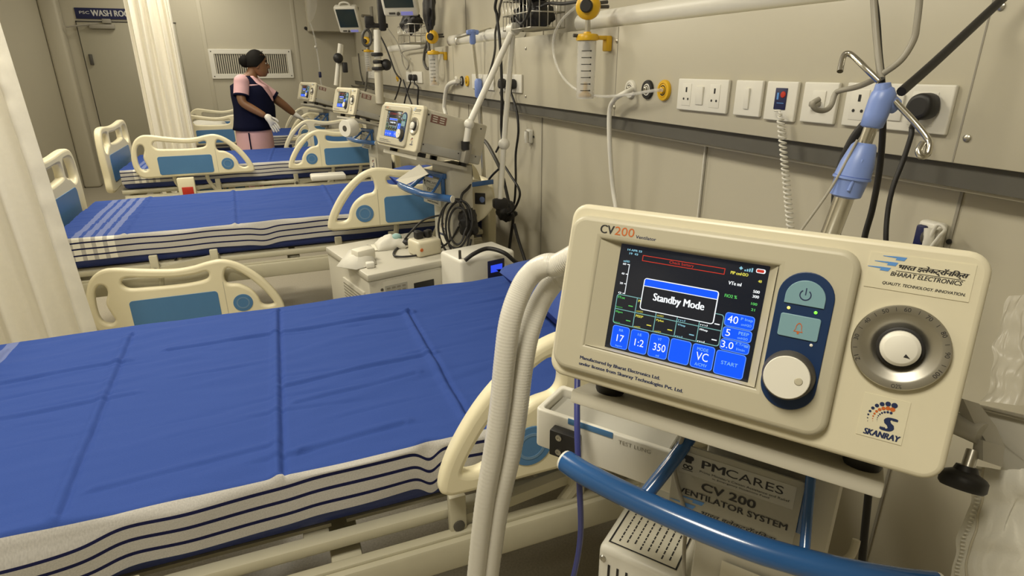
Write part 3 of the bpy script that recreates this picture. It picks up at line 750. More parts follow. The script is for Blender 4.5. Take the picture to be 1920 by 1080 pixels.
# ================================================================== TROLLEYS
def make_trolley():
    M = trolley_frame(*VENTS[0])
    t = thing('ventilator_trolley', 'trolley with blue handle and grey printed plate, carrying the foreground ventilator', 'trolley', M, 'ventilator trolleys')
    FV = frame((0, -.2, 1.172), (1, 0, 0), (0, st, ct), (0, -ct, st))     # ventilator frame inside the trolley's
    MB().box((-.008, -.1230, -.160), (.310, .016, .26), .0028, M=FV, seg=2).build('tray', M_cab, t)
    a = MB(); a.box((.040, .03, .56), (.165, .12, .86), .012); a.build('column', M_cab, t)
    a = MB(); a.box((0, -.042, .945), (.19, .02, .024), .004); a.box((.086, -.048, .90), (.008, .016, .10), .002); a.build('collar', M_rail, t)
    z = .872
    arc = [(-.214, -.106, z), (-.18, -.116, z), (-.12, -.126, z), (-.06, -.132, z), (0, -.1350, z), (.06, -.133, z), (.13, -.121, z), (.19, -.103, z), (.225, -.088, z)]
    h = MB().tube(arc, .0162, 8, 18).build('handle', M_rail, t)
    for e, d in ((arc[0], arc[1]), (arc[-1], arc[-2])):
        dv = (V(e)-V(d)).normalized(); MB().tube([V(e)-dv*.001, V(e)+dv*.004], .0150, 1, 18).build('end_cap', M_white, h)
    for pts in ([(-.055, .0, .950), (-.065, -.06, .925), (-.092, -.120, z+.004)], [(.086, -.050, .945), (.092, -.085, .905), (.098, -.122, z)]): MB().tube(pts, .0095 if pts[0][0] < 0 else .006, 3, 10).build('handle_spoke', M_rail, t)
    a = MB(); a.box((.115, .13, .897), (.010, .15, .022), .003); a.build('side_bar', M_rail, t)
    sp = MB().box((.003, -.058, .868), (.160, .004, .122), .0018).build('printed_plate', M_plate2, t)
    F = frame((.003, -.0602, .868), (1, 0, 0), (0, 0, 1), (0, -1, 0))
    w_ = MB(); quad(w_, -.070, .018, .072, .052, .0003, F); w_.build('white_strip', M_label, sp, sharp=0)
    k = MB(); text(k, 'PM', -.041, .0345, .029, .0120, .0006, F, bold=.022); text(k, 'CARES', -.0105, .0345, .069, .0120, .0006, F)
    text(k, 'Prime Minister\'s Citizen Assistance and Relief', -.043, .0270, .110, .0036, .0006, F); text(k, 'in Emergency Situations Fund', -.026, .0215, .070, .0036, .0006, F)
    text(k, 'CV 200', -.038, .0000, .068, .0125, .0006, F, bold=.018); text(k, 'VENTILATOR SYSTEM', -.068, -.0150, .138, .0092, .0006, F, bold=.016)
    text(k, HINDI, -.034, -.0400, .095, .0095, .0006, F, shear=.3, bold=.01); text(k, 'BHARAT ELECTRONICS', -.042, -.0520, .098, .0075, .0006, F, shear=.25, bold=.01)
    # emblem block (pillar on a round base)
    poly(k, rrect(-.0655, .0400, -.0520, .0470, .003, 3), .0006, F); poly(k, rrect(-.0630, .0355, -.0545, .0410, .001, 2), .0006, F); ring(k, circ(-.0620, .0290, .0035, 14), circ(-.0620, .0290, .0018, 14), .0006, F); ring(k, circ(-.0558, .0290, .0035, 14), circ(-.0558, .0290, .0018, 14), .0006, F); quad(k, -.066, .0235, -.052, .0245, .0006, F)
    k.build('lettering', M_ink, sp, sharp=0)
    k = MB(); bars_logo(k, -.048, -.0245, 2.1, F, .0006); k.build('logo_bars', M_inkblue, sp, sharp=0)
    a = MB()
    for dx in (-.055, .055): a.lathe([(.007, 0), (.006, .003), (.001, .004)], frame((dx, -.045, .945), (1, 0, 0), (0, 0, 1), (0, -1, 0)), 12)
    a.build('bolts', M_steel, t)
    b_ = MB().box((.12, .13, .11), (.32, .30, .05), .012, seg=3).build('base', M_beige, t)
    for sx in (-.01, .25):
        for sy in (.01, .25): MB().box((sx, sy, .085), (.03, .03, .03)).lathe([(.038, -.014), (.042, -.01), (.042, .01), (.038, .014)], frame((sx, sy, .042), (0, 1, 0), (0, 0, 1), (1, 0, 0)), 18).build('caster', M_dgrey, b_)
    o_ = MB(); k = MB(); FB = frame((.02, -.0355, .70), (1, 0, 0), (0, 0, 1), (0, -1, 0)); lg = MB(); quad(lg, -.02, -.075, .075, .045, .0004, FB); lg = lg.build('logo_sticker', M_paper, t, sharp=0)
    dots_logo(k, o_, .030, -.002, 1.6, FB, .0008); text(k, 'S', .026, -.022, .018, .024, .0008, FB, shear=.25, bold=.06); text(k, 'SKANRAY', -.004, -.036, .055, .011, .0008, FB, shear=.2, bold=.05)
    k.build('logo', M_inkb, lg, sharp=0); o_.build('logo_dots', M_orange, lg, sharp=0)
    return t
TL = ['', 'trolley with blue handle under the second ventilator, at the second bed head', 'trolley with blue handle under the third ventilator, at the third bed head', 'trolley with a blue tube handle under the farthest ventilator, beside the woman']
tro = make_trolley()
for i in (1, 2, 3): put(copy_tree(tro), trolley_frame(*VENTS[i]), TL[i])

T0 = trolley_frame(*VENTS[0])
# test-lung holder beside the foreground trolley
t = thing('test_lung_holder', 'long cream TEST LUNG holder box with a black clamp beside the foreground trolley', 'box', T0 @ TR(-.195, .0, .80))
TLM = T0
me = flat([rrect(-.312, -.06, -.078, .03, .008), rrect(-.302, -.050, -.088, .020, .006)[::-1]], .070, .003)
MB().mesh(me, TLM @ TR(0, .035, .850)).box((-.195, .02, .818), (.226, .085, .006), M=TLM).build('holder_box', M_white, t, world=True)
MB().box((-.20, .02, .868), (.20, .06, .006), M=TLM).build('inner_lining', M_label, t, world=True)
MB().box((-.215, -.0262, .882), (.075, .0012, .010), .0004, M=TLM).build('blue_stripe', M_blue, t, world=True)
k = MB(); text(k, 'TEST LUNG', -.168, .872, .05, .0065, 0, TLM @ frame((0, -.0264, 0), (1, 0, 0), (0, 0, 1), (0, -1, 0))); k.build('lettering', M_grey, t, world=True, sharp=0)
cb = MB().box((-.252, -.036, .846), (.046, .018, .046), .002, M=TLM).build('clamp', M_black, t, world=True)
for z in (.834, .860): MB().lathe([(.0052, 0), (.0052, .002), (.0024, .002), (.0022, .0008)], TLM @ frame((-.258, -.045, z), (1, 0, 0), (0, 0, 1), (0, -1, 0)), 14).build('clamp_screw', M_steel, cb, world=True)

# blue side panel + humidifier base unit behind, and the compressor at the trolley foot
t = thing('air_compressor', 'cream air compressor with vent slots at the foot of the foreground trolley', 'compressor', T0 @ TR(0, .0, .0), 'bedside compressors')
CB = T0 @ TR(-.135, .150, 0)
MB().box((0, 0, .36), (.145, .27, .53), .012, M=CB, seg=3).build('cabinet', M_white, t, world=True)
MB().box((0, 0, .085), (.13, .25, .03), .004, M=CB).build('plinth', M_dgrey, t, world=True)
a = MB()
for k in range(7): a.box((-.050+.016*k, -.1355, .565), (.004, .002, .055), M=CB)
a.build('vent_slots', M_black, t, world=True)
lb = MB().box((-.0, -.055, .6255), (.12, .13, .001), M=CB).build('instruction_label', M_paper, t, world=True)
a = MB()
for k in range(8):
    y = -.108+.004*(k % 3)
    while y < -.005:
        l = random.uniform(.004, .011); a.box((-.044+.0125*k, y+l/2, .6264), (.0022, l, .0006), M=CB); y += l+.003
ring(a, [(-.060, -.119), (.060, -.119), (.060, .009), (-.060, .009)], [(-.057, -.116), (.057, -.116), (.057, .006), (-.057, .006)], .6264, CB)
a.build('label_print', M_ink, lb, world=True)
a = MB()
for x in (-.062, .062): a.lathe([(.006, 0), (.005, .003), (.001, .004)], CB @ frame((x, -.135, .602), (1, 0, 0), (0, 0, 1), (0, -1, 0)), 12)
a.build('screws', M_steel, t, world=True)

# white compressor cabinet between the first and second beds
CX = frame((-.889, 2.302, 0), (.972, .236, 0), (-.236, .972, 0), (0, 0, 1))
t = thing('air_compressor', 'white compressor cabinet with a black display window between the first and second beds', 'compressor', CX, 'bedside compressors')
CW, CDp, CH = .445, .49, .60
MB().box((CW/2, CDp/2, .33), (CW, CDp, .52), .006).build('cabinet', M_cab, t)
MB().box((CW/2, CDp/2, .604), (CW+.01, CDp+.01, .03), .006).build('top_panel', M_cab, t)
fp = MB().box((CW/2+.025, -.001, .46), (CW-.06, .006, .24), .002).build('front_panel', M_cab, t)
MB().box((CW/2+.02, -.0045, .52), (.095, .004, .045), .001).build('display_window', M_black, fp)
pl = MB().box((.115, -.0045, .53), (.10, .002, .055)).build('rating_label', M_label, fp)
a = MB()
for r_ in range(3):
    for c_ in range(4): a.box((.080+.023*c_, -.0062, .545-.016*r_), (.015, .001, .008 if r_ < 2 else .003))
a.build('label_print', M_grey, pl)
a = MB()
for x, z in ((.052, .545), (.415, .555), (.052, .37), (.415, .37)): a.lathe([(.0065, 0), (.005, .003), (.001, .004)], frame((x, -.004, z), (1, 0, 0), (0, 0, 1), (0, -1, 0)), 12)
a.build('screws', M_dgrey, fp)
lf = MB().box((-.004, .17, .43), (.010, .24, .20), .003).build('louvre_panel', M_cab, t)
a = MB()
for k in range(12): a.box((-.009, .17, .345+.015*k), (.004, .21, .006))
a.build('louvres', M_grey, lf)
a = MB()
for x in (.05, CW-.05):
    for y in (.05, CDp-.05): a.lathe([(.03, 0), (.03, .05), (.02, .07)], TR(x, y, 0), 14)
a.build('feet', M_dgrey, t)
# ================================================================== WALL FITTINGS
def wall_frame(p): return frame(p, (0, -1, 0), (0, 0, 1), (-1, 0, 0))
def plate_frame(px0, px1, py, h=.089, z=1.3185):
    a, b = on(px0, py, 0, 0), on(px1, py, 0, 0)
    return wall_frame((-.0005, (a.y+b.y)/2, z)), abs(a.y-b.y), h
def plate_thing(px0, px1, py, name, label, cat, z=1.3185, h=.089):
    F, w_, h = plate_frame(px0, px1, py, h, z)
    t = thing(name, label, cat, F, 'white wall plates on the service panel')
    MB().box((0, 0, .005), (w_, h, .010), .003, seg=3).build('cover_plate', M_white, t)
    return t, w_, h
def socket(t, x, w_=.042):
    s = MB().box((x, 0, .0103), (w_, .062, .002), .0008).build('socket', M_white, t)
    a = MB(); a.box((x, .014, .0115), (.006, .014, .001)); 
    for d in (-.010, .010): a.lathe([(.0034, 0), (.0034, .0008)], TR(x+d, -.012, .0112), 12)
    a.build('socket_holes', M_black, s)
def rocker(t, x, w_=.032, h=.05):
    MB().box((x, 0, .012), (w_, h, .006), .0015, M=RXm(math.radians(3))).build('rocker_switch', M_white, t)
t, w_, h = plate_thing(1275, 1369, 182, 'socket_plate', 'white double socket plate with a middle switch, right of the yellow gas outlet', 'socket')
socket(t, -w_*.3); rocker(t, -.004); socket(t, w_*.27)
t, w_, h = plate_thing(1383, 1433, 182, 'switch_plate', 'white single switch plate with one narrow rocker', 'switch')
rocker(t, 0, .018, .052)
t, w_, h = plate_thing(1441, 1499, 186, 'nurse_call_plate', 'white nurse call plate with a dark blue picture and red button', 'call point', z=1.3165, h=.092)
q = MB().box((.002, .006, .0112), (.036, .050, .003), .001).build('picture', M_bg, t)
a = MB(); a.lathe([(.008, 0), (.007, .002), (.001, .0025)], TR(.010, .016, .0125), 18); a.build('red_button', M_red, q)
a = MB(); a.box((-.006, .012, .0130), (.006, .016, .0006)); a.box((.004, -.004, .0130), (.022, .0015, .0006)); a.build('picture_print', M_inkblue, q)
NC = WM[t].copy(); NCT = t
t, w_, h = plate_thing(1511, 1576, 184, 'data_plate', 'white data socket plate with a grey plug, left of the drip stand hook', 'socket', z=1.3185)
MB().box((0, .004, .011), (.036, .044, .003), .001).build('module', M_white, t)
MB().box((.002, -.002, .022), (.016, .012, .024), .003).build('grey_plug', M_grey, t)
t, w_, h = plate_thing(1589, 1792, 197, 'socket_plate', 'widest white socket plate, carrying a black plug, behind the drip stand hub', 'socket', z=1.3195)
socket(t, -w_*.34); rocker(t, -w_*.11, .030); rocker(t, .008, .030); socket(t, w_*.27, .05)
bp = WM[t].copy()
t = thing('power_plug', 'black power plug in the widest socket plate', 'plug', bp @ TR(w_*.325, .004, .0116), 'black plugs')
out = smooth2([(-.024, -.016), (-.026, .0), (-.018, .018), (0, .026), (.018, .020), (.024, .002), (.020, -.014), (.006, -.022), (-.010, -.023)])
MB().mesh(flat([out], .034, .008, 3), TR(0, 0, .017)).build('plug_body', M_black, t)
MB().tube([(-.006, -.016, .018), (-.012, -.040, .018)], .0055, 1, 10).build('strain_relief', M_black, t)
PL1 = WM[t].copy()
# second and third bays
t, w_, h = plate_thing(888, 928, 160, 'socket_plate', 'white plate beside the yellow outlet of the second bay', 'socket', z=1.317, h=.082); socket(t, 0)
t, w_, h = plate_thing(944, 981, 158, 'socket_plate', 'white socket plate with two black plugs, above the support arm joint', 'socket', z=1.319, h=.086); F2 = WM[t].copy(); socket(t, 0)
for dx in (-w_*.30, w_*.22):
    t = thing('power_plug', 'black power plug in the '+('left' if dx < 0 else 'right')+' half of the second bay socket plate', 'plug', F2 @ TR(dx, -.004, .0116), 'black plugs')
    MB().mesh(flat([out], .034, .008, 2), TR(0, 0, .017)).build('plug_body', M_black, t); MB().tube([(-.006, -.016, .018), (-.012, -.040, .018)], .0055, 1, 8).build('strain_relief', M_black, t)
t, w_, h = plate_thing(764, 793, 145, 'socket_plate', 'white socket plate with plugs in the third bay', 'socket', z=1.32, h=.086); F3 = WM[t].copy(); socket(t, 0)
for dx in (-.03, .12):
    t = thing('power_plug', 'black power plug in the '+('left' if dx < 0 else 'right')+' half of the third bay socket plate', 'plug', F3 @ TR(dx, -.004, .0116), 'black plugs')
    MB().mesh(flat([out], .034, .008, 2), TR(0, 0, .017)).build('plug_body', M_black, t); MB().tube([(-.006, -.016, .018), (-.012, -.040, .018)], .0055, 1, 8).build('strain_relief', M_black, t)
t, w_, h = plate_thing(691, 706, 142, 'socket_plate', 'white socket plate farthest along the panel', 'socket', z=1.32, h=.086); socket(t, 0)

def gas_outlet(px, py, m, label, r=.030, x=0):
    p = on(px, py, 0, x-.0005); t = thing('gas_outlet', label, 'gas outlet', wall_frame(p), 'gas outlets')
    MB().lathe([(r, 0), (r, .006), (r*.95, .009), (r*.70, .010), (r*.66, .006), (r*.62, .006)], None, 32).build('colour_ring', m, t)
    MB().lathe([(r*.62, .004), (r*.62, .009), (r*.54, .0095), (r*.30, .0095)], None, 28).build('bezel', M_white if m is not M_yellow else M_yellow, t)
    MB().lathe([(r*.50, .0092), (r*.50, .0100), (r*.40, .0100), (r*.40, .0093)], None, 24).build('inner_ring', M_black, t)
    MB().lathe([(r*.30, .008), (r*.30, .016), (r*.20, .017), (r*.18, .012)], None, 20).build('nozzle', M_steel if m is not M_yellow else M_yellow, t)
    return t
gas_outlet(1184, 167, M_white, 'white ringed gas outlet, first of three, with the white hose')
gas_outlet(1216, 168, M_black, 'black ringed gas outlet between the white and the yellow ones')
gas_outlet(1247, 169.5, M_yellow, 'yellow gas outlet nearest the double socket plate', .032)
gas_outlet(856, 152, M_white, 'white ringed gas outlet of the second bay'); gas_outlet(867, 152, M_black, 'black ringed gas outlet of the second bay'); gas_outlet(877, 152, M_yellow, 'yellow gas outlet of the second bay', .032)
gas_outlet(746, 146, M_yellow, 'yellow gas outlet of the third bay', .032)

# ---------------- suction regulators with jars
def suction(p, label, hide_gauge=False):
    t = thing('suction_unit', label, 'suction jar', TR(*p), 'yellow suction units on the panel')
    # p = centre of the lid, on the panel's room side; local +x is towards the wall
    ld = MB().lathe([(.030, -.012), (.0385, -.010), (.040, .004), (.036, .010), (.014, .013), (.012, .018)], None, 28).build('lid', M_yellow, t)
    a = MB(); a.box((.050, 0, -.001), (.070, .030, .014), .004); a.box((.082, 0, -.020), (.022, .034, .052), .005); a.build('wall_bracket', M_yellow, t)
    a = MB(); a.tube([(-.02, .0, .004), (-.052, .006, .006)], .006, 1, 10); a.build('lid_spout', M_dgrey, ld)
    j = MB().lathe([(.0335, -.012), (.0335, -.10), (.0325, -.20), (.030, -.206), (.028, -.204), (.0305, -.20), (.0315, -.10), (.0315, -.012)], None, 28).build('jar', M_clear, t)
    a = MB()
    for k in range(7):
        z = -.045-.022*k
        for q in range(5):
            an = math.radians(-150+q*11+6); a.box((0, 0, 0), (.0006, .0066, .0022), M=RZ(an) @ TR(.0339, 0, z))
        if k % 1 == 0: 
            an = math.radians(-92); a.box((0, 0, 0), (.0006, .005, .0045), M=RZ(an) @ TR(.0339, 0, z))
    a.build('graduations', M_ink, j)
    a = MB(); a.lathe([(.022, -.200), (.024, -.194), (.014, -.184), (.008, -.176), (.006, -.15)]); a.build('float', M_yellow, j)
    a = MB(); a.lathe([(.012, -.045), (.012, -.025), (.004, -.014)]); a.build('inlet_filter', M_dgrey, j)
    MB().tube([(0, 0, .012), (0, 0, .055)], .0095, 1, 14).build('stem', M_steel, t)
    g = MB().lathe([(.001, -.024), (.034, -.022), (.0425, -.008), (.0425, .010), (.034, .020), (.020, .024)], frame((0, 0, .098), (.75, -.66, 0), (0, 0, 1), (-.66, -.75, 0)), 32).build('regulator', M_yellow, t)
    MB().lathe([(.0215, .020), (.0215, .036), (.018, .040), (.006, .040)], frame((0, 0, .098), (.75, -.66, 0), (0, 0, 1), (-.66, -.75, 0)), 24).build('regulator_knob', M_black, g)
    a = MB(); a.tube([(.03, .0, .11), (.075, 0, .115)], .006, 1, 10); a.tube([(.03, .0, .098), (.08, 0, .10)], .006, 1, 10); a.build('connector', M_dgrey, g)
    return t
JP = on(1101, 70, 0, -.095); suction(JP, 'yellow suction regulator and graduated jar above the three gas outlets')
J2 = on(812, 99, 0, -.095); suction(J2, 'yellow suction regulator and jar in the second bay, beside the black cuff')
J3 = on(655, 100, 0, -.095); suction((J3.x, 6.9, 1.56), 'yellow suction unit in the third bay, below the smaller monitor')

# ---------------- hoses and cables
def cable(label, pts, r, m, name='cable', cat='cable', n=8, group=None, seg=10):
    return MB().tube(pts, r, n, seg).build(name, m, None, label=label, cat=cat, group=group)
X0 = lambda px, py, x=-.03: on(px, py, 0, x)
cable('clear suction tube looping from the regulator to the yellow outlet', [JP+V((-.02, 0, .115)), X0(1058, 32, -.10), X0(1041, 60, -.10), X0(1037, 90, -.10), X0(1043, 120, -.10), X0(1058, 148, -.09), X0(1085, 170, -.08), X0(1125, 180.5, -.07), X0(1180, 177, -.06), X0(1225, 170, -.05), X0(1243, 169, -.028)], .0052, M_clear, 'suction_tube', 'tube')
wp = X0(1143, 210, -.045)
cable('white gas hose dropping from the white outlet behind the ventilator', [X0(1186, 167, -.018), X0(1170, 175, -.05), X0(1152, 187, -.05), wp, wp+V((.005, -.005, -.12)), on(1149, 350, 0, -.02), on(1156, 400, 0, -.02), on(1160, 470, 0, -.02), on(1164, 560, 0, -.02)], .0085, M_white, 'gas_hose', 'hose')
hp = []
pa, pb = NC @ V((-.004, -.022, .014)), None
top = X0(1462, 207, -.030); bot = X0(1486, 470, -.030); bot.x = -.03
for k in range(30*10+1):
    tt = k/300; an = 2*PI*k/10; c = top.lerp(bot, tt); rr = .0075*min(1, tt*14)
    hp.append(c+V((math.cos(an)*rr, math.sin(an)*rr, 0)))
MB().tube([pa, (pa+top)/2+V((-.01, 0, 0))]+hp, .0022, 2, 6).build('coiled_cord', M_white, NCT, world=True)
pc = on(1322, 276, 0, XW-.012)
cable('thin white pull cord hanging below the panel', [V((pc.x, pc.y, Zb-.0)), V((pc.x, pc.y, .95)), V((pc.x, pc.y+.004, .62))], .0022, M_white, 'pull_cord', 'cord', n=3, seg=8)
# black power lead of the near plug
q = PL1 @ V((-.012, -.040, .018))
D75 = lambda px, py, d=.95: dep(px, py, d)
cable('black power lead from the plug in the widest socket plate', [q, on(1708, 256, 0, -.035), on(1693, 302, 0, -.045), on(1674, 352, 0, -.06), on(1664, 402, 0, -.07), on(1661, 460, 0, -.08), on(1664, 560, 0, -.08)], .0048, M_black, group='black leads near the drip stand')
cable('thick black cable running up to the right from the drip stand hub', [D75(1690, 172, .78), D75(1760, 110, .82), D75(1880, -2, .88), D75(1960, -75, .9), V((XW-.004, .30, 1.95))], .0062, M_black, group='black leads near the drip stand')
cable('black cable passing straight down behind the drip stand hub', [V((XW-.004, 1.0, 2.3)), D75(1612, -330, .90), D75(1626, -150, .81), D75(1634, -40, .80), D75(1643, 30, .80), D75(1648, 100, .80), D75(1653, 150, .81), D75(1656, 220, .83), D75(1650, 310, .86), D75(1636, 390, .88), D75(1620, 450, .89), D75(1600, 560, .9)], .0044, M_black, group='black leads near the drip stand')
cable('black cable bowing left beside the drip stand pole', [D75(1628, 225, .82), D75(1600, 260, .84), D75(1578, 310, .86), D75(1567, 370, .87), D75(1569, 450, .88), D75(1575, 560, .9)], .0060, M_black, group='black leads near the drip stand')
cable('thin grey line slanting across the drip stand pole', [D75(1608, 262, .78), D75(1560, 350, .80), D75(1500, 435, .82), D75(1470, 480, .83)], .0018, M_grey, 'line', 'cable')
cable('grey cable running up beside the black one from the drip stand hub', [V((XW-.004, .95, 2.3)), D75(1622, -330, .89), D75(1632, -150, .80), D75(1636, -40, .79), D75(1640, 30, .79), D75(1646, 100, .785), D75(1652, 148, .775)], .0042, M_grey)
# ---------------- drip stand in the foreground
hub = dep(1652, 190, .77); low = dep(1562, 425, .825); ax = (low-hub).normalized(); foot = hub+ax*((hub.z-.90)/-ax.z)
t = thing('drip_stand', 'tall steel drip stand with a blue four-hook hub behind the foreground ventilator', 'drip stand', (foot.x, foot.y, foot.z), 'drip stands')
MB().tube([hub+ax*.015, hub+ax*.09], .0085, 1, 16).build('inner_pole', M_chrome, t, world=True)
MB().tube([hub+ax*.085, foot], .0125, 1, 18).build('outer_pole', M_chrome, t, world=True)
rt = (dep(1690, 195, .77)-hub).normalized()
hb = MB(); hb.lathe([(.010, -.034), (.0135, -.032), (.0145, -.018), (.0150, 0), (.0145, .010), (.009, .018), (.003, .020)], frame(hub, rt, ax.cross(rt), -ax), 24)
hb.tube([hub-ax*.002, hub+rt*.021+ax*.004], lambda u: .0145-.005*u, 4, 16); hb.tube([hub-ax*.004, hub-rt*.006-ax*.022], lambda u: .0135-.005*u, 4, 16)
hb.build('hub', M_hub, t, world=True, sharp=60)
sl = hub+ax*.072
MB().lathe([(.0125, -.024), (.0195, -.021), (.0210, .004), (.0225, .006), (.0220, .010), (.0205, .024), (.0155, .046), (.0125, .050)], frame(sl+ax*.032, rt, ax.cross(rt), -ax), 26).build('clamp_sleeve', M_hub, t, world=True)
g = MB()
for sgn in (1,): g.tube([sl+ax*.050-FX*.0205+RX*(-.008), sl+ax*.008-FX*.0180+RX*(-.004)], .0022, 1, 8)
g.lathe([(.0236, 0), (.0236, .003)], frame(sl+ax*.030, rt, ax.cross(rt), -ax), 26); g.build('sleeve_ribs', M_hub, t, world=True)
hk = lambda pts: MB().tube([dep(*p) for p in pts], .0040, 5, 10)
hk([(1648, 152, .77), (1622, 127, .78), (1598, 104, .80), (1586, 101, .805), (1580, 110, .805), (1575, 134, .80)]).build('hook', M_chrome, t, world=True)
hk([(1678, 190, .76), (1712, 226, .75), (1738, 258, .74), (1743, 272, .735), (1738, 290, .735), (1727, 293, .735), (1722, 283, .737), (1730, 268, .738)]).build('hook', M_chrome, t, world=True)
hk([(1648, 145, .78), (1610, 162, .84), (1576, 170, .88), (1566, 176, .89), (1558, 198, .89), (1546, 207, .885), (1530, 205, .875), (1524, 194, .87), (1536, 186, .87)]).build('hook', M_grey, t, world=True)
hk([(1656, 138, .775), (1690, 112, .76), (1713, 75, .75), (1719, 45, .745), (1724, 0, .74), (1725, -40, .735)]).build('hook', M_grey, t, world=True)
MB().box((.008, .118, .915), (.05, .10, .035), .005, M=T0).build('mounting_clamp', M_grey, t, world=True)
# second bay drip stand
hp_ = on(886, 65, 0, -.06); lp = on(905, 330, 1, hp_.y)
t = thing('drip_stand', 'thin drip stand with a blue hub in the second bay, behind the support arm', 'drip stand', (lp.x, hp_.y, 0), 'drip stands')
dn = (lp-hp_).normalized(); ft = hp_+dn*((hp_.z-.03)/-dn.z)
mid = on(897, 163, 1, hp_.y)
MB().tube([hp_, mid], .008, 1, 12).build('inner_pole', M_chrome, t, world=True); MB().tube([mid, ft], .013, 1, 12).build('outer_pole', M_steel, t, world=True)
MB().lathe([(.012, -.05), (.018, -.04), (.016, .0), (.022, .015), (.016, .026)], frame(hp_, (1, 0, 0), (0, 1, 0), (0, 0, 1)), 16).box((hp_.x, hp_.y, hp_.z+.012), (.07, .03, .025), .008).build('hub', M_hub, t, world=True)
MB().lathe([(.014, -.06), (.022, -.05), (.022, .03), (.014, .045)], TR(*mid), 16).build('clamp_sleeve', M_hub, t, world=True)
for pts in ([(880, 65), (862, 70), (856, 72), (855, 80), (857, 83)], [(890, 63), (915, 55), (921, 54), (922, 60), (918, 62)]):
    MB().tube([on(x, y, 1, hp_.y) for x, y in pts], .005, 4, 8).build('hook', M_steel, t, world=True)
a = MB()
for k in range(5):
    an = 2*PI*k/5+.6; a.tube([(ft.x, ft.y, .09), (ft.x+.08*math.cos(an), ft.y+.08*math.sin(an), .02)], .012, 1, 10)
a.build('base', M_dgrey, t, world=True)

# ---------------- wall handsets
def handset(p, label, rz, m2):
    t = thing('wall_handset', label, 'handset', wall_frame(p) @ RZ(0), 'handsets on the lower wall')
    MB().box((0, 0, .012), (.05, .07, .024), .008, seg=3).build('holder', M_white, t)
    MB().box((-.012, .0, .026), (.020, .052, .012), .004).build('recess', m2, t)
    MB().tube([(.010, -.03, .03), (.013, .0, .036), (.008, .025, .034)], .010, 5, 12).build('handpiece', M_white, t)
    MB().lathe([(.0055, 0), (.005, .003)], TR(.033, .0, .004), 12).build('knob', M_black, t)
    return t
hs = handset(on(1752, 445, 0, XW), 'blue and white handset holder on the lower wall, right above the large ventilator', 0, M_bg)
MB().ball((.008, .005, .034), (.014, .016, .010)).build('lens', M_dgrey, hs)
cable('looped white cord over the wall handset above the large ventilator', [on(x, y, 0, XW-.04) for x, y in ((1738, 475), (1742, 450), (1758, 422), (1772, 430), (1760, 445), (1742, 470), (1735, 500))], .0035, M_white, 'cord', 'cord')
handset(on(997, 255, 0, XW), 'small white handset holder on the lower wall of the second bay', 0, M_dgrey)

# ---------------- breathing hoses of the foreground ventilator
def hose(pts, label):
    Q = spline(pts, 40); n = len(Q)
    return MB().tube(Q, lambda u: .0146+(.0006 if u < .16 else .00018)*math.sin(u*n*2.1), 1, 18).build('breathing_hose', M_tube, None, label=label, cat='hose', group='corrugated breathing hoses', sharp=0)
port = WM[vent] @ V((-.190, .038, -.055)); p2 = WM[vent] @ V((-.185, .030, -.10))
hy = lambda px, py, y: on(px, py, 1, y)
hose([port, dep(1048, 496, .735), dep(1024, 497, .745), dep(1000, 510, .755), dep(978, 540, .76), dep(957, 600, .765), dep(946, 680, .78), dep(938, 760, .80), dep(925, 850, .83), dep(908, 950, .87), dep(893, 1080, .93), dep(886, 1160, .97)], 'white corrugated breathing hose on the left, arching highest from the ventilator port')
hose([p2, dep(1052, 520, .775), dep(1033, 535, .78), dep(1010, 572, .79), dep(990, 630, .79), dep(978, 700, .80), dep(970, 770, .815), dep(958, 850, .84), dep(936, 950, .88), dep(918, 1080, .94), dep(911, 1160, .98)], 'white corrugated breathing hose on the right, lower one from the ventilator port')
cable('thin blue and grey oxygen tube hanging down behind the test lung box', [dep(1083, 690, .90), dep(1082, 760, .88), dep(1083, 830, .87), dep(1087, 920, .88), dep(1089, 990, .92), dep(1084, 1040, .95), dep(1074, 1085, .98), dep(1066, 1110, 1.0)], .0046, mat('blue_hose', (.05, .06, .24), .35), 'oxygen_tube', 'tube')
cable('grey cord hanging in front of the foreground trolley column', [T0 @ V(p) for p in ((-.066, -.062, .945), (-.072, -.066, .90), (-.066, -.066, .87), (-.050, -.066, .82), (-.046, -.066, .76), (-.040, -.064, .68), (-.04, -.07, .60))], .0028, M_grey, 'cord', 'cord')
cable('cream hose looping below the tray at the right of the printed plate', [dep(x, y, .79) for x, y in ((1540, 905), (1524, 935), (1508, 975), (1500, 1010), (1512, 1035), (1540, 1050), (1570, 1055), (1592, 1045), (1602, 1028), (1606, 1012))], .0050, M_beige, 'hose', 'hose')
cable('thick black lead under the tray right of the printed plate', [dep(x, y, .82) for x, y in ((1528, 880), (1523, 930), (1523, 960), (1530, 1000), (1545, 1045), (1556, 1080))], .0062, M_black, group='black leads below the tray')
cable('straight black lead dropping at the right end of the tray', [dep(x, y, .86) for x, y in ((1632, 880), (1628, 930), (1620, 1010), (1612, 1100))], .0052, M_black, group='black leads below the tray')

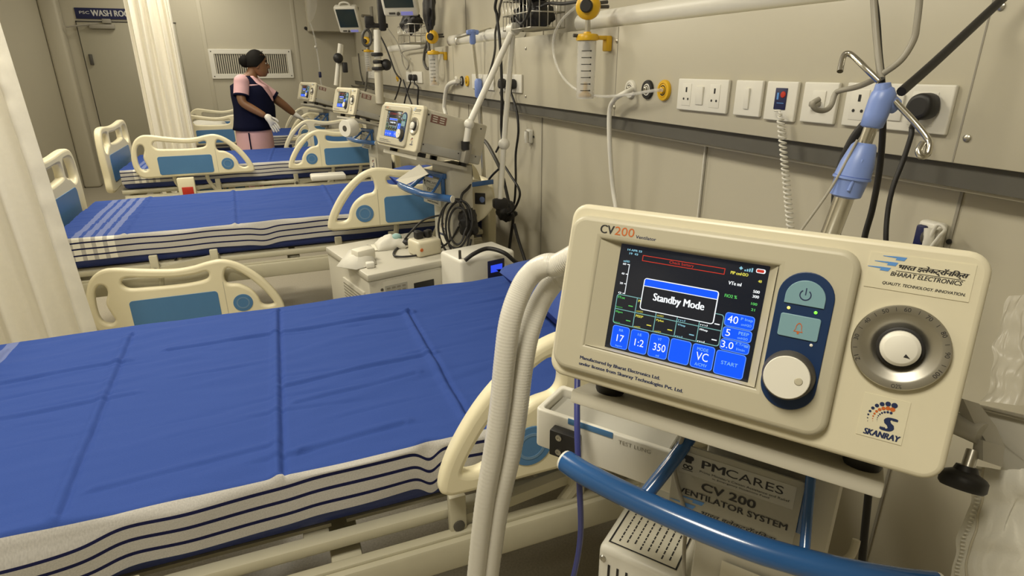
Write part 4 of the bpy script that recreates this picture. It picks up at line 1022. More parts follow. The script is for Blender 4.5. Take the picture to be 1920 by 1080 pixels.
# ---------------- rail clamp, rail, plastic film and cloth at the right edge
cp = dep(1838, 815, .66)
t = thing('rail_clamp', 'grey metal clamp with a round rod and black knob at the right edge', 'clamp', cp)
br = frame(cp, RX, UX, -FX)
rodA = dep(1745, 770, .70)
MB().tube([dep(1735, 768, .71), dep(1800, 797, .675), dep(1842, 815, .655)], .0125, 1, 20).build('rod', M_cast, t, world=True)
MB().tube([dep(1790, 762, .685), dep(1803, 770, .68)], .010, 1, 16).build('pin', M_chrome, t, world=True)
def slab(pix, d, th):
    a = MB(); n = len(pix); P = [dep(x, y, dd) for x, y, dd in [(p[0], p[1], p[2] if len(p) > 2 else d) for p in pix]]
    return a.add(P+[p+FX*th for p in P], [tuple(range(n)), tuple(range(n, 2*n))[::-1]]+[(i, (i+1) % n, n+(i+1) % n, n+i) for i in range(n)])
slab([(1806, 748), (1836, 757), (1868, 800), (1884, 838), (1879, 876), (1843, 864), (1848, 826), (1826, 792)], .655, .016).build('clamp_block', M_cast, t, world=True)
slab([(1843, 826), (1884, 838), (1879, 876), (1843, 864)], .648, .012).build('clamp_jaw', M_cast, t, world=True)
MB().tube([dep(1824, 845, .66), dep(1810, 888, .655)], .0062, 1, 14).build('screw', M_steel, t, world=True)
kd = (dep(1808, 905, .66)-dep(1822, 850, .66)).normalized(); ko = dep(1809, 890, .655)
prof = [(.010, -.010), (.012, -.004), (.020, 0), (.0225, .003), (.0225, .013), (.020, .016), (.003, .017)]
MB().lathe(prof, frame(ko, kd.orthogonal().normalized(), kd.cross(kd.orthogonal().normalized()), kd), 30).build('knob', M_black, t, world=True)
rl = frame(dep(1890, 790, .70), RX, UX, -FX)
t = thing('equipment_rail', 'flat grey metal rail running out of the right edge, behind the clamp', 'rail', dep(1890, 790, .70))
slab([(1832, 764, .70), (2010, 806, .62), (2010, 930, .62), (1884, 888, .69), (1888, 836, .69), (1862, 792, .70)], .7, .006).build('rail_face', M_railp, t, world=True)
MB().tube([dep(1828, 762, .70), dep(2010, 805, .618)], .0035, 1, 10).build('rail_lip', M_steel, t, world=True)
def film(corners, label, name, m, seed, amp, cat, nu=40, nv=50, solid=0):
    tl, tr, bl, br_ = corners
    def fn(a, b):
        p = tl.lerp(tr, a).lerp(bl.lerp(br_, a), b)
        k = noise.noise(V((a*4+seed, b*3, 1)))*amp+noise.noise(V((a*14+seed, b*5+a*6, 4)))*amp*.45
        return p+FX*k+RX*noise.noise(V((b*6, seed, 2)))*amp*.6
    o = MB().grid(fn, nu, nv).build(name, m, None, sharp=0, label=label, cat=cat); return o, fn
film((dep(1893, 555, .86), dep(2020, 545, .80), dep(1838, 752, .84), dep(2020, 770, .78)), 'crumpled clear plastic film at the right edge above the grey rail', 'plastic_film', M_film, 3.1, .014, 'film')
o, fn = film((dep(1836, 878, .70), dep(2020, 880, .62), dep(1770, 1110, .72), dep(2020, 1130, .60)), 'white stitched cloth hanging at the lower right corner below the rail', 'cloth', M_cloth, 8.4, .012, 'cloth')
a = MB()
a.tube([V(fn(.10, b/30))-FX*.002 for b in range(31)], .0013, 1, 6); a.build('seam', M_beige, o, world=True)
a = MB()
for k in range(34): p = V(fn(.055, k/33)); a.box((0, 0, 0), (.010, .0022, .0022), .0007, M=frame(p-FX*.002, RX*.96-UX*.25, UX*.96+RX*.25, -FX))
a.build('hem_stitching', M_white, o, world=True)
# ================================================================== UPPER WALL EQUIPMENT
def monitor(c, yaw, tilt, label):
    u = V((math.sin(yaw), -math.cos(yaw), 0)); v = V((math.cos(yaw)*math.sin(tilt), math.sin(yaw)*math.sin(tilt), math.cos(tilt))); n = u.cross(v)
    t = thing('patient_monitor', label, 'monitor', frame(c, u, v, n), 'patient monitors on wall arms')
    MB().box((0, 0, -.035), (.25, .29, .07), .02, seg=3).build('housing', M_white, t)
    s = MB().box((0, .022, .0005), (.205, .200, .004), .002).build('screen', E_mon, t)
    MB().box((.045, -.118, .0008), (.085, .026, .003), .001).build('key_strip', E_lilac, t)
    a = MB(); a.box((-.06, -.117, .0008), (.045, .014, .003)); a.lathe([(.012, 0), (.010, .012), (.002, .013)], TR(-.016, -.118, .001), 16); a.build('controls', M_dgrey, t)
    MB().tube([(-.06, .140, -.03), (-.045, .170, -.03), (0, .182, -.03), (.045, .170, -.03), (.06, .140, -.03)], .010, 6, 10).build('carry_handle', M_white, t)
    MB().tube([V((0, 0, -.07)), V((.05, .0, -.16)), V((.06, .03, -.22))], .018, 3, 12).build('mount_arm', M_grey, t)
    return t
monitor((-.237, 7.144, 1.87), 1.099, -.549, 'smaller looking patient monitor, left of the two on the wall')
monitor((-.249, 4.448, 1.85), 1.078, -.528, 'patient monitor cut off by the top edge, right of the two on the wall')
# monitor brackets on the wall
for y, lb in ((7.35, 'grey wall bracket carrying the left monitor'), (4.70, 'grey wall bracket carrying the right monitor')):
    t = thing('wall_bracket', lb, 'bracket', (XW, y, 1.75), 'monitor wall brackets')
    MB().box((XW-.012, y, 1.88), (.024, .09, .30), .006).build('back_plate', M_grey, t, world=True)
    MB().tube([(XW-.01, y, 1.93), (-.06, y-.06, 1.93)], .016, 1, 12).build('bracket_arm', M_grey, t, world=True)

# wire baskets
def basket(c, w_, d_, h, label):
    t = thing('wire_basket', label, 'basket', TR(*c), 'wire baskets on the panel')
    r = .0028
    a = MB()
    for z in (0, h*.5, h): a.tube([(-d_/2, -w_/2, z), (d_/2, -w_/2, z), (d_/2, w_/2, z), (-d_/2, w_/2, z)], r, 1, 6, closed=True)
    a.build('rims', M_steel, t, sharp=0)
    a = MB()
    for k in range(9):
        y = -w_/2+w_*k/8
        a.tube([(-d_/2, y, h), (-d_/2, y, 0), (d_/2, y, 0), (d_/2, y, h)], r*.8, 1, 5)
    for k in range(1, 4):
        x = -d_/2+d_*k/4
        for s in (-1, 1): a.tube([(x, s*w_/2, 0), (x, s*w_/2, h)], r*.8, 1, 5)
    a.build('wires', M_steel, t, sharp=0)
    return t
def lump(c, r, seed, label, m=M_black, name='pressure_cuff', cat='cuff', group=None):
    mb = MB()
    prof = 26
    def fn(a, b):
        th, ph = a*2*PI, (b-.5)*PI
        d = V((math.cos(th)*math.cos(ph), math.sin(th)*math.cos(ph), math.sin(ph)))
        k = 1+.35*noise.noise(d*2.1+V((seed, 0, 0)))+.15*noise.noise(d*6+V((0, seed, 0)))
        return (c[0]+d.x*r[0]*k, c[1]+d.y*r[1]*k, c[2]+d.z*r[2]*k)
    return mb.grid(fn, prof, 16).build(name, m, None, sharp=60, label=label, cat=cat, group=group)
Bc = V((-.09, 2.50, 1.545))
basket(Bc, .30, .15, .115, 'grey wire basket on top of the panel, filled with black leads')
lump((Bc.x, Bc.y+.02, Bc.z+.142), (.068, .125, .045), 2.0, 'black pressure cuff heaped on top of the near wire basket', group='black pressure cuffs')
for k, y in enumerate((-.10, -.05, 0.0, .05, .10)):
    lump((Bc.x-.0, Bc.y+y, Bc.z+.052), (.05, .017, .045), 5+k, 'folded black lead standing in the near wire basket, %s from its left end' % ('fifth', 'fourth', 'third', 'second', 'first')[k], name='folded_lead', cat='cable', group='folded leads in the basket')
cable('black lead running from the near basket to the yellow regulator', [Bc+V((-.05, .0, .15)), X0(1005, 12, -.12), X0(1030, 6, -.11), X0(1055, 7, -.11), JP+V((-.03, .02, .115))], .006, M_black)
cable('black lead looped over the front of the near basket', [Bc+V((-.06, -.10, .13)), Bc+V((-.09, -.165, .11)), Bc+V((-.09, -.175, .06)), Bc+V((-.09, -.10, .015)), Bc+V((-.088, -.03, .04))], .006, M_black)
# second bay cuff + basket
B2 = V((-.10, 4.62, 1.56))
basket((B2.x, B2.y, B2.z), .36, .17, .12, 'wire basket on the panel in the second bay, below the right monitor')
lump((B2.x-.02, B2.y, B2.z+.14), (.07, .15, .07), 9.0, 'black pressure cuff in the basket below the right monitor', group='black pressure cuffs')
g2 = on(805, 25, 0, -.16)
lump((g2.x, g2.y, g2.z+.04), (.035, .06, .14), 13.0, 'black cuff hanging beside the second bay yellow regulator', group='black pressure cuffs')
for a_, lb in ((0, 'dark looped hose left of the second bay suction jar'),):
    cable(lb, [on(x, y, 0, -.10) for x, y in ((803, 75), (797, 95), (795, 115), (800, 128), (806, 126), (806, 105), (803, 80))], .010, M_dgrey, 'looped_hose', 'hose')

# ---------------- articulated support arms
def segm(t, a, b, r, nm, m=M_white): return MB().tube([a, b], r, 1, 16).build(nm, m, t, world=True)
b_ = VENTS[1]; V1 = WM[vents[1]]
base = V1 @ V((.19, -.055, -.235)); hinge = V((-.148, 2.578, 1.549)); elbow = V1 @ V((.20, .070, -.215))
t = thing('support_arm', 'long white jointed support arm standing on the second ventilator in an upside down V', 'support arm', (base.x, base.y, base.z))
MB().box((.19, -.05, -.235), (.034, .085, .03), .005, M=V1).build('bracket', M_grey, t, world=True)
segm(t, base+V((0, 0, .03)), elbow, .0145, 'lower_segment'); MB().tube([base+V((0, 0, .02)), base+V((0, 0, .055))], .019, 1, 16).build('collar', M_black, t, world=True)
MB().ball(elbow, .022).build('joint', M_white, t, world=True); segm(t, elbow, hinge, .0135, 'long_segment')
hx = V((math.sin(.27), -math.cos(.27), 0))
MB().lathe([(.020, -.022), (.026, -.018), (.026, .018), (.020, .022), (.008, .022)], frame(hinge, hx.cross(V((0, 0, 1))), V((0, 0, 1)), hx), 24).build('hinge', M_white, t, world=True)
j2 = on(945, 270, 1, 2.53); e2 = on(938, 375, 1, 2.53)
segm(t, hinge, j2, .012, 'drop_segment'); MB().ball(j2, .026).build('joint', M_white, t, world=True); segm(t, j2, e2, .0125, 'end_segment')
MB().box((e2.x, e2.y, e2.z-.015), (.07, .04, .045), .01).build('end_clip', M_black, t, world=True)
# third bay arm
Y = 4.62
t = thing('support_arm', 'thick white support arm with black clamps between the two monitors', 'support arm', on(712, 195, 1, Y))
segm(t, on(707, 56, 1, Y), on(708, 110, 1, Y), .026, 'upper_tube'); segm(t, on(709, 120, 1, Y), on(712, 194, 1, Y), .030, 'lower_tube', M_beige)
a = MB(); p = on(708, 116, 1, Y)
for dz, r in ((.05, .04), (.0, .032), (-.045, .042)): a.lathe([(r, -.012), (r*1.1, 0), (r, .012)], TR(p.x, p.y, p.z+dz), 16)
a.ball((p.x+.06, p.y, p.z-.02), .04); a.build('clamp', M_black, t, world=True)
a = MB(); p = on(706, 48, 1, Y); a.box((p.x, p.y, p.z), (.16, .03, .03), .006); p = on(692, 39, 1, Y); a.box((p.x, p.y, p.z), (.06, .04, .06), .006); p = on(716, 35, 1, Y); a.box((p.x, p.y, p.z+.06), (.05, .05, .28), .01); a.build('top_bracket', M_black, t, world=True)
Y = 6.75
t = thing('support_arm', 'thin white jointed support arm below the smaller monitor', 'support arm', on(632, 162, 1, Y))
segm(t, on(638, 82, 1, Y), on(630, 160, 1, Y), .022, 'long_segment'); segm(t, on(642, 84, 1, Y), on(638, 165, 1, Y), .016, 'drop_segment', M_beige)
p = on(634, 109, 1, Y-.05); MB().ball(p, (.05, .04, .05)).box((p.x+.06, p.y, p.z-.09), (.05, .05, .10), .01).build('clamp', M_black, t, world=True)
# drip set at the far wall
Y = 8.4
t = thing('drip_set', 'clear drip bag and line with a blue roller clamp, hanging near the far wall', 'drip set', on(605, 160, 1, Y))
film_ = MB().loft([[(p.x+math.cos(q)*rx, p.y+math.sin(q)*.02, p.z) for q in [2*PI*k/14 for k in range(14)]] for p, rx in ((on(584, -20, 1, Y), .06), (on(585, 10, 1, Y), .062), (on(583, 30, 1, Y), .045), (on(581, 42, 1, Y), .012))])
film_.build('drip_bag', M_film, t, world=True)
MB().tube([on(x, y, 1, Y) for x, y in ((581, 42), (586, 55), (591, 75), (594, 92), (598, 120), (601, 150), (603, 160))], .009, 5, 8).build('drip_line', M_clear, t, world=True)
p = on(600, 140, 1, Y); MB().box(p, (.035, .03, .07), .008).build('roller_clamp', M_bg, t, world=True)
p = on(592, 88, 1, Y); MB().ball(p, .018).build('drip_chamber', M_white, t, world=True)
q = on(573, 53, 1, YF-.01)
MB().lathe([(.02, 0), (.02, .02), (.012, .03)], frame(q, (1, 0, 0), (0, 0, 1), (0, -1, 0)), 12).build('wall_hook', M_black, None, label='small black hook on the far wall beside the drip bag', cat='hook')

# ---------------- cables of the second and third bays
def bay(pts, r, label, m=M_black, name='cable'): return cable(label, pts, r, m, name, 'cable', group='hanging leads of the far bays')
def s_(pts, x): return [on(px, py, 0, x) for px, py in pts]
bay([V((XW-.003, 2.9, 2.1))]+s_([(933, -10), (932, 30), (937, 75), (940, 130), (941, 190), (940, 240), (943, 268)], -.06), .0075, 'black cable dropping past the near basket to the support arm joint')
bay([V((XW-.003, 2.75, 2.1))]+s_([(944, -10), (936, 30), (929, 60), (928, 95), (920, 130), (908, 165), (904, 178)], -.05), .006, 'thin black cable crossing behind the long support arm', M_dgrey)
bay([F2 @ V((.05, -.045, .03))]+s_([(968, 205), (972, 245), (967, 290), (967, 340), (964, 380), (955, 392), (945, 385)], -.03), .006, 'black lead from the right plug of the second bay')
bay([F2 @ V((-.10, -.045, .03))]+s_([(947, 215), (941, 260), (930, 285)], -.03), .006, 'black lead from the left plug of the second bay')
bay(s_([(898, 256), (912, 268), (925, 290), (936, 312), (940, 320)], -.2), .009, 'grey lead arching to the support arm joint', M_dgrey)
bay(s_([(944, 308), (958, 330), (972, 352), (974, 370), (962, 395), (948, 402)], -.1), .006, 'black loop right of the support arm end')
bay(s_([(936, 316), (918, 335), (912, 355), (922, 378), (934, 386)], -.12), .006, 'black loop left of the support arm end')
bay(s_([(944, 335), (952, 370), (958, 395), (962, 412), (955, 470), (962, 500)], -.08), .008, 'black lead falling from the support arm end to the floor', M_black)
bay([on(x, y, 0, -.08) for x, y in ((964, 420), (972, 450), (985, 490), (990, 510))], .008, 'black lead slanting down towards the pillow')
lump(on(948, 395, 0, -.09), (.05, .06, .05), 21, 'black cable clip lump below the support arm end', name='cable_clip', cat='clip')
bay(s_([(709, 60), (722, 85), (731, 108), (741, 135), (751, 148)], -.05), .008, 'black lead slanting from the monitor to the third bay outlet')
bay(s_([(728, 55), (745, 80), (752, 100), (756, 120), (763, 130), (766, 118), (754, 98), (790, 90), (800, 85)], -.04), .006, 'grey lead looping in the third bay', M_grey)
bay([F3 @ V((-.04, -.05, .03))]+s_([(766, 165), (760, 185), (756, 205)], -.03), .007, 'black lead from the left plug of the third bay')
bay([F3 @ V((.11, -.05, .03))]+s_([(784, 165), (783, 190), (784, 205)], -.03), .007, 'black lead from the right plug of the third bay')
bay(s_([(752, 150), (745, 175), (738, 192)], -.03), .007, 'black lead left of the third bay plugs')
bay(s_([(756, 150), (764, 175), (772, 195)], -.03), .007, 'black lead crossing under the third bay plugs')
bay(s_([(693, 62), (690, 100), (688, 140), (686, 165), (684, 172)], -.02), .012, 'thick grey lead behind the thick support arm', M_grey)
bay(s_([(650, 112), (654, 140), (658, 160), (690, 165), (700, 168)], -.02), .009, 'dark lead below the smaller monitor', M_dgrey)
bay(s_([(672, 100), (676, 135), (682, 158)], -.02), .009, 'dark lead right of the smaller monitor', M_dgrey)
bay([on(x, y, 1, 4.62) for x, y in ((703, 44), (686, 56), (680, 66), (681, 80), (688, 86), (695, 80), (695, 64), (688, 54))], .010, 'dark coiled hose between the two monitors', M_dgrey, 'coiled_hose')
bay(s_([(858, 152), (842, 158), (836, 172), (833, 200), (836, 215)], -.03), .014, 'white gas hose of the second bay', M_white, 'gas_hose')
# ---------------- things on and behind the white compressor cabinet
top = .6195
def onc(px, py, z=top): return on(px, py, 2, z)
p = onc(675, 492)
t = thing('swab_packet', 'torn white paper packet on the near left corner of the compressor cabinet', 'packet', TR(p.x, p.y, top))
a = MB(); a.add([(-.10, -.02, .0), (-.03, .10, .03), (.05, .07, .055), (.06, -.06, .004), (-.03, -.10, .002), (.0, .0, .05), (-.05, .05, .001)], [(0, 4, 5), (4, 3, 5), (3, 2, 5), (2, 1, 5), (1, 0, 5)])
a.build('wrapper', M_cloth, t, sharp=20, solid=.002)
MB().box((.02, .0, .035), (.09, .06, .05), .012, M=RZ(.4)).build('carton', M_paper, t)
MB().box((.03, -.085, .012), (.035, .03, .024), .006).build('plug', M_white, t)
p = onc(735, 462)
t = thing('face_mask', 'crumpled white and pale green face mask on the compressor cabinet', 'mask', TR(p.x, p.y, top))
def fnm(a, b):
    x, y = (a-.5)*.15, (b-.5)*.11; k = max(0, 1-(x/.075)**2)*max(0, 1-(y/.055)**2)
    return (x, y, .002+.055*k**.6+.012*noise.noise(V((x*40, y*40, 2))))
MB().grid(fnm, 20, 16).build('shell', M_cloth, t, sharp=0, solid=.002)
MB().ball((.02, -.012, .046), (.026, .022, .016)).build('green_patch', mat('pale_green_cloth', (.30, .48, .46), .7), t)
MB().box((-.005, 0, .004), (.17, .10, .004), .002).build('sheet', M_paper, t)
p = onc(797, 475)
t = thing('junction_box', 'cream plug adaptor box with black plugs on top, on the compressor cabinet', 'socket box', TR(p.x, p.y, top) @ RZ(.3))
MB().box((0, 0, .035), (.12, .10, .07), .012, seg=3).build('box', M_bezel, t)
MB().lathe([(.008, 0), (.007, .003)], frame((-.045, -.0505, .035), (1, 0, 0), (0, 0, 1), (0, -1, 0)), 12).build('stud', M_orange, t)
for k, (x, y) in enumerate(((-.02, .01), (.025, -.005), (.01, .03))): MB().box((x, y, .086), (.038, .03, .034), .008, M=RZ(k*.5)).build('plug', M_black, t)
cable('long black mains lead looping across the compressor cabinet top', [onc(x, y, z) for x, y, z in ((880, 410, .76), (845, 402, .76), (800, 410, .74), (775, 430, .70), (750, 460, .63), (738, 474, .628), (745, 481, .628), (780, 479, .628), (820, 468, .630), (845, 450, .66), (860, 425, .72))], .0046, M_black, group='leads around the cabinet')
kx = onc(764, 455, .64); lump(kx, (.022, .022, .018), 31, 'small tied knot of black lead on the cabinet top', name='lead_knot', cat='cable')
# hanging coil behind the cabinet
cc = dep(858, 425, 2.62); pts = []
for k in range(64):
    an = 2*PI*k/16; r = .085+.018*(k//16)-.01*math.sin(an*1.3); pts.append(cc+RX*(math.cos(an)*r*(.50+.07*math.sin(k*.37))+.010*math.sin(k*.21))+UX*(math.sin(an)*r*(1+.10*math.sin(k*.29+1)))+FX*(.012*(k/16)-.02))
cable('bundled coil of black cable hanging behind the compressor cabinet', pts, .0048, M_black, 'cable_coil', 'cable', n=3, group='leads around the cabinet')
lump(dep(878, 418, 2.68), (.045, .045, .06), 33, 'black plug block at the top of the hanging cable coil', name='plug_block', cat='plug')
cable('black lead from the ventilator underside down to the cable coil', [dep(882, 309, 2.7), dep(884, 330, 2.7), dep(880, 350, 2.68), dep(866, 366, 2.64), dep(863, 392, 2.64)], .006, M_black, group='leads around the cabinet')
# cream round holder behind the trolley
cc = dep(893, 377, 2.92)
t = thing('hose_holder', 'cream disc shaped holder with a dark square slot behind the second trolley', 'holder', cc)
DF = frame(cc, RX*.9+FX*.3, UX, (-FX*.9+RX*.3)); out = smooth2([(-.10, -.11), (-.105, 0), (-.07, .085), (0, .105), (.07, .07), (.095, -.01), (.05, -.075), (-.02, -.115)])
MB().mesh(flat([out], .04, .012), DF).build('disc', M_bezel, t, world=True)
sq = MB().box((.015, .01, .021), (.055, .055, .004), .003, M=DF).build('slot', M_black, t, world=True)
MB().ball((.025, .005, .022), (.015, .015, .006), M=DF).build('latch', M_hub, sq, world=True)
# small unit with blue display
F = frame(dep(917, 503, 2.5), (.972, .236, 0), (-.236, .972, 0), (0, 0, 1)); F = frame((F.translation.x, F.translation.y, .0), (.972, .236, 0), (-.236, .972, 0), (0, 0, 1))
t = thing('power_supply_unit', 'cream power unit with a small lit blue display right of the compressor cabinet', 'power unit', F @ TR(0, .09, 0))
MB().box((0, 0, .33), (.27, .18, .66), .014, seg=3).build('case', M_white, t)
ds = MB().box((.035, -.0905, .592), (.085, .006, .085), .003).build('display_frame', M_bg, t)
MB().box((.035, -.0945, .598), (.058, .003, .032), .001).build('display', E_lcd, ds)
cable('thick black lead arching over the power unit', [on(x, y, 2, z) for x, y, z in ((872, 488, .668), (890, 475, .69), (915, 466, .70), (945, 474, .69), (965, 490, .65), (985, 503, .60))], .009, M_black, group='leads around the cabinet')
cable('thin dark strip added for the shaded gap between cabinet and power unit', [dep(862, 470, 2.42), dep(863, 500, 2.46), dep(864, 530, 2.5), dep(866, 570, 2.55)], .006, M_dgrey, group='leads around the cabinet')  # no real lead: a dark tube stands in for the shaded gap
# white packet on the third bed's near edge / trolley
p = on(620, 335, 2, .70)
t = MB().box((0, 0, .02), (.26, .16, .04), .012, M=TR(-.80, 4.86, .58)).build('paper_packet', M_cloth, None, label='folded white packet between the second bed head and the third bed', cat='packet')

# ---------------- person
Yp = 6.40
def pp(x, y, dy=0): return on(x, y, 1, Yp+dy)
pel = pp(478, 262); pel.z = .80; pel.y = Yp
px_ = pel.x
sh_z = pp(470, 147).z
t = thing('person', 'woman in pink uniform and navy vest, dark hair in a bun, white gloves', 'person', (px_, Yp, 0))
def skin(name, verts, edges, m, parent, sub=2):
    me = bpy.data.meshes.new(name); me.from_pydata([v[0] for v in verts], edges, [])
    o = bpy.data.objects.new(name, me); COL.objects.link(o)
    md = o.modifiers.new('skin', 'SKIN'); md.use_smooth_shade = True; md.use_x_symmetry = False
    for i, sv in enumerate(me.skin_vertices[0].data):
        r = verts[i][1]; sv.radius = (r, r) if isinstance(r, (int, float)) else r; sv.use_root = (i == 0)
    o.modifiers.new('sub', 'SUBSURF').levels = sub
    dg = bpy.context.evaluated_depsgraph_get(); dg.update(); ev = o.evaluated_get(dg); nm = bpy.data.meshes.new_from_object(ev)
    bpy.data.objects.remove(o)
    mb = MB().mesh(nm); return mb.build(name, m, parent, world=True, sharp=0)
neck = pp(473, 137); neck.y = Yp
head_c = pp(483, 120); head_c.y = Yp
chest = V((px_+.015, Yp, 1.12)); hipz = .82
shN = V((px_-.035, Yp-.165, sh_z-.035)); shF = V((px_+.055, Yp+.165, sh_z-.035))
elN = pp(452, 192, -.22); wrN = pp(500, 219, -.275); haN = pp(512, 233, -.285)
elF = pp(532, 197, .18); wrF = pp(552, 214, .22); haF = pp(562, 220, .22)
B = [(V((px_, Yp, hipz)), .13), (V((px_+.02, Yp, .98)), .125), (chest, .13), (V((px_+.0, Yp, sh_z-.05)), .075), (neck+V((0, 0, -.01)), .05), (neck+V((.012, 0, .05)), .052),
     (shN, .048), (shN.lerp(elN, .5), .050), (elN, .042), (elN.lerp(wrN, .5), .039), (wrN, .028),
     (shF, .048), (shF.lerp(elF, .5), .050), (elF, .042), (elF.lerp(wrF, .5), .039), (wrF, .028),
     (V((px_, Yp-.10, .74)), .10), (V((px_+.01, Yp-.10, .45)), .062), (V((px_-.01, Yp-.10, .10)), .042), (V((px_+.10, Yp-.11, .035)), .035),
     (V((px_, Yp+.10, .74)), .10), (V((px_+.01, Yp+.10, .45)), .062), (V((px_-.01, Yp+.10, .10)), .042), (V((px_+.10, Yp+.11, .035)), .035),
     (head_c+V((-.005, 0, -.02)), .075), (head_c+V((0, 0, .05)), .070)]
Ed = [(0, 1), (1, 2), (2, 3), (3, 4), (4, 5), (3, 6), (6, 7), (7, 8), (8, 9), (9, 10), (3, 11), (11, 12), (12, 13), (13, 14), (14, 15), (0, 16), (16, 17), (17, 18), (18, 19), (0, 20), (20, 21), (21, 22), (22, 23), (5, 24), (24, 25)]
skin('body', B, Ed, M_skin, t)
# head: profile lofted from rings, face looking along +x
hc = head_c
rings = []
for z, f, bk, wd in ((-.112, .050, .0, .028), (-.105, .064, -.01, .040), (-.085, .076, -.035, .056), (-.06, .081, -.055, .064), (-.035, .083, -.075, .068), (-.01, .084, -.088, .071), (.02, .083, -.096, .073), (.05, .082, -.098, .073), (.08, .070, -.088, .066), (.105, .045, -.062, .048), (.118, .015, -.025, .020)):
    R = []
    for k in range(20):
        a = 2*PI*k/20; cx = (f+bk)/2; rx = (f-bk)/2
        R.append((hc.x+cx+rx*math.cos(a), hc.y+wd*math.sin(a), hc.z+z))
    rings.append(R)
hd = MB().loft(rings)
hd.ball((hc.x+.086, hc.y, hc.z-.030), (.018, .015, .014)).tube([(hc.x+.080, hc.y, hc.z+.008), (hc.x+.098, hc.y, hc.z-.028)], lambda u: .007+.005*u, 1, 8)
for s in (-1, 1): hd.ball((hc.x-.005, hc.y+s*.072, hc.z-.012), (.018, .008, .030))
hd = hd.build('head', M_skin, t, world=True, sharp=0)
a = MB(); a.ball((hc.x+.078, hc.y, hc.z-.068), (.010, .022, .006)); a.ball((hc.x+.077, hc.y, hc.z-.078), (.010, .020, .007)); a.build('lips', mat('lips', (.14, .045, .03), .5), hd, world=True)
for s in (-1, 1):
    e = MB().ball((hc.x+.070, hc.y+s*.030, hc.z+.004), (.009, .010, .006)).build('eye', M_white, hd, world=True)
    MB().ball((hc.x+.0765, hc.y+s*.030, hc.z+.004), (.004, .006, .006)).build('iris', M_black, hd, world=True)
    MB().tube([(hc.x+.080, hc.y+s*.012, hc.z+.022), (hc.x+.080, hc.y+s*.030, hc.z+.028), (hc.x+.068, hc.y+s*.048, hc.z+.022)], .0035, 4, 6).build('eyebrow', M_hair, hd, world=True)
# hair cap and bun
def hairf(a_, b):
    th = a_*2*PI; ph = b*PI*.60
    d = V((math.cos(th)*math.sin(ph), math.sin(th)*math.sin(ph), math.cos(ph)))
    front = max(0, math.cos(th))
    lim = 1-.42*front*b
    ph2 = ph*lim; d = V((math.cos(th)*math.sin(ph2), math.sin(th)*math.sin(ph2), math.cos(ph2)))
    k = 1+.015*math.sin(th*22)
    return (hc.x-.010+d.x*.095*k, hc.y+d.y*.080*k, hc.z+.010+d.z*.113*k)
MB().grid(hairf, 49, 18).build('hair', M_hair, t, world=True, sharp=0, solid=.008)
bc = pp(459, 115); MB().ball((bc.x, Yp, bc.z), (.052, .052, .056)).ball((bc.x+.04, Yp, bc.z), (.03, .035, .04)).build('hair_bun', M_hair, t, world=True, sharp=0)
# garments: lofted rings (centre x offset, half depth x, half width y)
def garment(name, rows, m, n=28, solid=.006, cap=False):
    rg = []
    for z, cx, rx, ry in rows:
        R = []
        for k in range(n):
            a = 2*PI*k/n; wv = 1+.012*math.sin(a*7+z*20)
            R.append((px_+cx+rx*math.cos(a)*wv, Yp+ry*math.sin(a)*wv, z))
        rg.append(R)
    return MB().loft(rg, cap=cap).build(name, m, t, world=True, sharp=0, solid=solid)
garment('tunic', [(.42, .0, .165, .21), (.60, .0, .165, .21), (.74, .0, .165, .21), (.84, .005, .16, .205), (1.0, .02, .145, .19), (1.15, .02, .145, .19), (1.25, .012, .13, .185), (sh_z-.045, .0, .100, .138), (sh_z-.005, .0, .078, .092), (sh_z+.030, .0, .060, .066)], M_pink)
garment('vest', [(.845, .0, .178, .222), (.88, .01, .176, .218), (.95, .030, .184, .214), (1.05, .038, .182, .206), (1.15, .028, .174, .202), (1.24, .015, .156, .186), (sh_z-.045, .008, .118, .152), (sh_z-.005, .004, .094, .108), (sh_z+.022, .0, .070, .080)], M_vest, solid=.008)
VR = [(1.05, .038, .182, .206), (1.15, .028, .174, .202), (1.24, .015, .156, .186), (sh_z-.045, .008, .118, .152), (sh_z-.005, .004, .094, .108), (sh_z+.024, .0, .071, .081)]
def shirt(a_, b):
    z = 1.10+(sh_z+.022-1.10)*b
    for r0, r1 in zip(VR, VR[1:]):
        if z <= r1[0] or r1 is VR[-1]:
            k = (z-r0[0])/(r1[0]-r0[0]); cx, rx, ry = [r0[q]+(r1[q]-r0[q])*k for q in (1, 2, 3)]; break
    an = -.35+(a_-.5)*2*(.06+.62*b)
    return (px_+cx+(rx+.012)*math.cos(an), Yp+(ry+.012)*math.sin(an), z)
MB().grid(shirt, 9, 16).build('shirt_front', M_pink, t, world=True, sharp=0, solid=.004)
def sleeve(a0, b0, nm):
    d = (b0-a0); s_o = MB().tube([a0+V((0, 0, .012)), a0+d*.15, a0+d*.42, a0+d*.66], lambda u: .066, 5, 18).ball(a0+V((0, 0, .008)), .066).build(nm, M_pink, t, world=True, sharp=60)
    MB().tube([a0+d*.62, a0+d*.70], .0675, 2, 18).build('cuff', M_vest, s_o, world=True, sharp=60)
sleeve(shN, elN, 'sleeve'); sleeve(shF, elF, 'sleeve')
garment('trousers', [(.08, -.0, .10, .19), (.30, .0, .12, .20), (.50, .0, .14, .20)], M_pink)
a = MB(); a.box((px_-.04, Yp-.213, .70), (.012, .006, .26), .002); a.build('side_slit', M_vest, t, world=True)
for s in (-1, 1): MB().box((px_+.05, Yp+s*.105, .035), (.25, .10, .07), .03, seg=3).build('shoe', M_black, t, world=True)
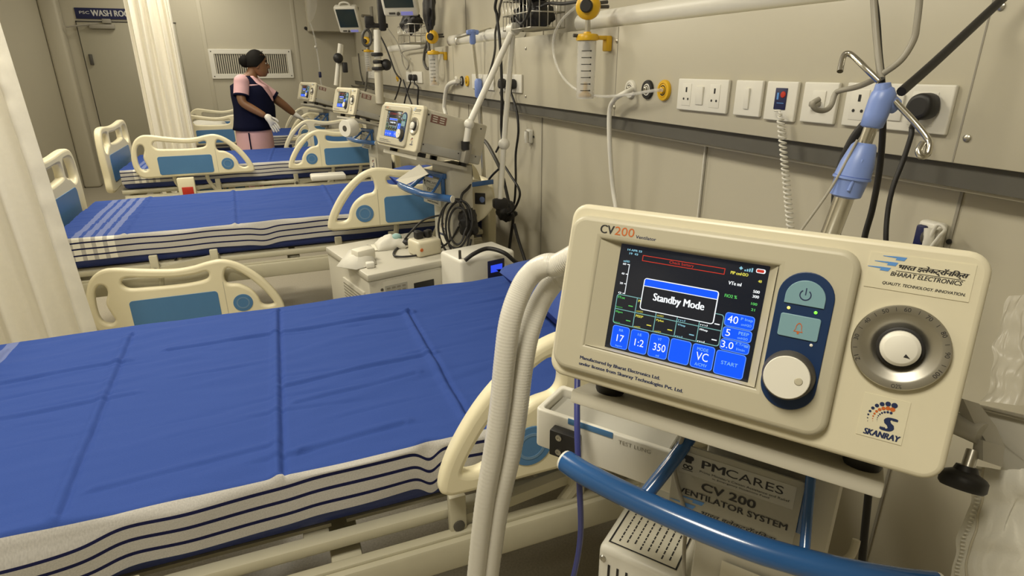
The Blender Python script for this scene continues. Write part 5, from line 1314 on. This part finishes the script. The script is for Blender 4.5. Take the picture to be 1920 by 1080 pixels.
def glove(w0, h0, down, nm, spread):
    d = (h0-w0).normalized(); side = d.cross(V(spread)).normalized(); up = side.cross(d)
    palm = w0+d*.075
    vs_ = [(w0-d*.03, (.034, .034)), (w0, (.033, .030)), (w0+d*.045, (.040, .024)), (palm, (.040, .022))]; es = [(0, 1), (1, 2), (2, 3)]
    for k, (o, l) in enumerate(((-.030, .062), (-.010, .074), (.010, .070), (.029, .055))):
        i = len(vs_); b0 = palm+side*o+d*.008
        vs_ += [(b0, .0105), (b0+d*l*.5+up*.004-V((0, 0, 1))*down*.010, .0098), (b0+d*l*.85-V((0, 0, 1))*down*.034, .0088)]; es += [(3, i), (i, i+1), (i+1, i+2)]
    i = len(vs_); tb = w0+d*.03-side*.030
    vs_ += [(tb, .012), (tb+d*.035-side*.022, .0105), (tb+d*.062-side*.026-V((0, 0, 1))*down*.012, .009)]; es += [(1, i), (i, i+1), (i+1, i+2)]
    return skin(nm, vs_, es, M_glove, t, 1)
glove(wrN, haN, .6, 'glove', (0, -1, .25)); glove(wrF, haF, 1.0, 'glove', (0, .1, 1))

# ---------------- small things around the second and third bed heads
P = [dep(*p) for p in ((742, 338, 2.40), (786, 308, 2.46), (803, 326, 2.46), (762, 346, 2.40))]
a = MB().add(P+[p+FX*.02+UX*.004 for p in P], [(0, 1, 2, 3), (7, 6, 5, 4), (0, 4, 5, 1), (1, 5, 6, 2), (2, 6, 7, 3), (3, 7, 4, 0)])
a.build('paper_pad', M_paper, None, label='slanted cream paper pad resting on the second trolley handle', cat='paper', sharp=20)
c = dep(655, 240, 4.30)
t = thing('tissue_roll', 'white paper roll on the third bed head rail, below the third ventilator', 'roll', c-V((0, 0, .07)))
MB().lathe([(.020, -.045), (.058, -.045), (.061, -.04), (.061, .04), (.058, .045), (.020, .045)], frame(c, (0, 0, 1), (.6, -.8, 0), (.8, .6, 0)), 28).build('roll', M_white, t, world=True)
MB().lathe([(.021, -.046), (.021, .047)], frame(c, (0, 0, 1), (.6, -.8, 0), (.8, .6, 0)), 20).build('core', M_dgrey, t, world=True)
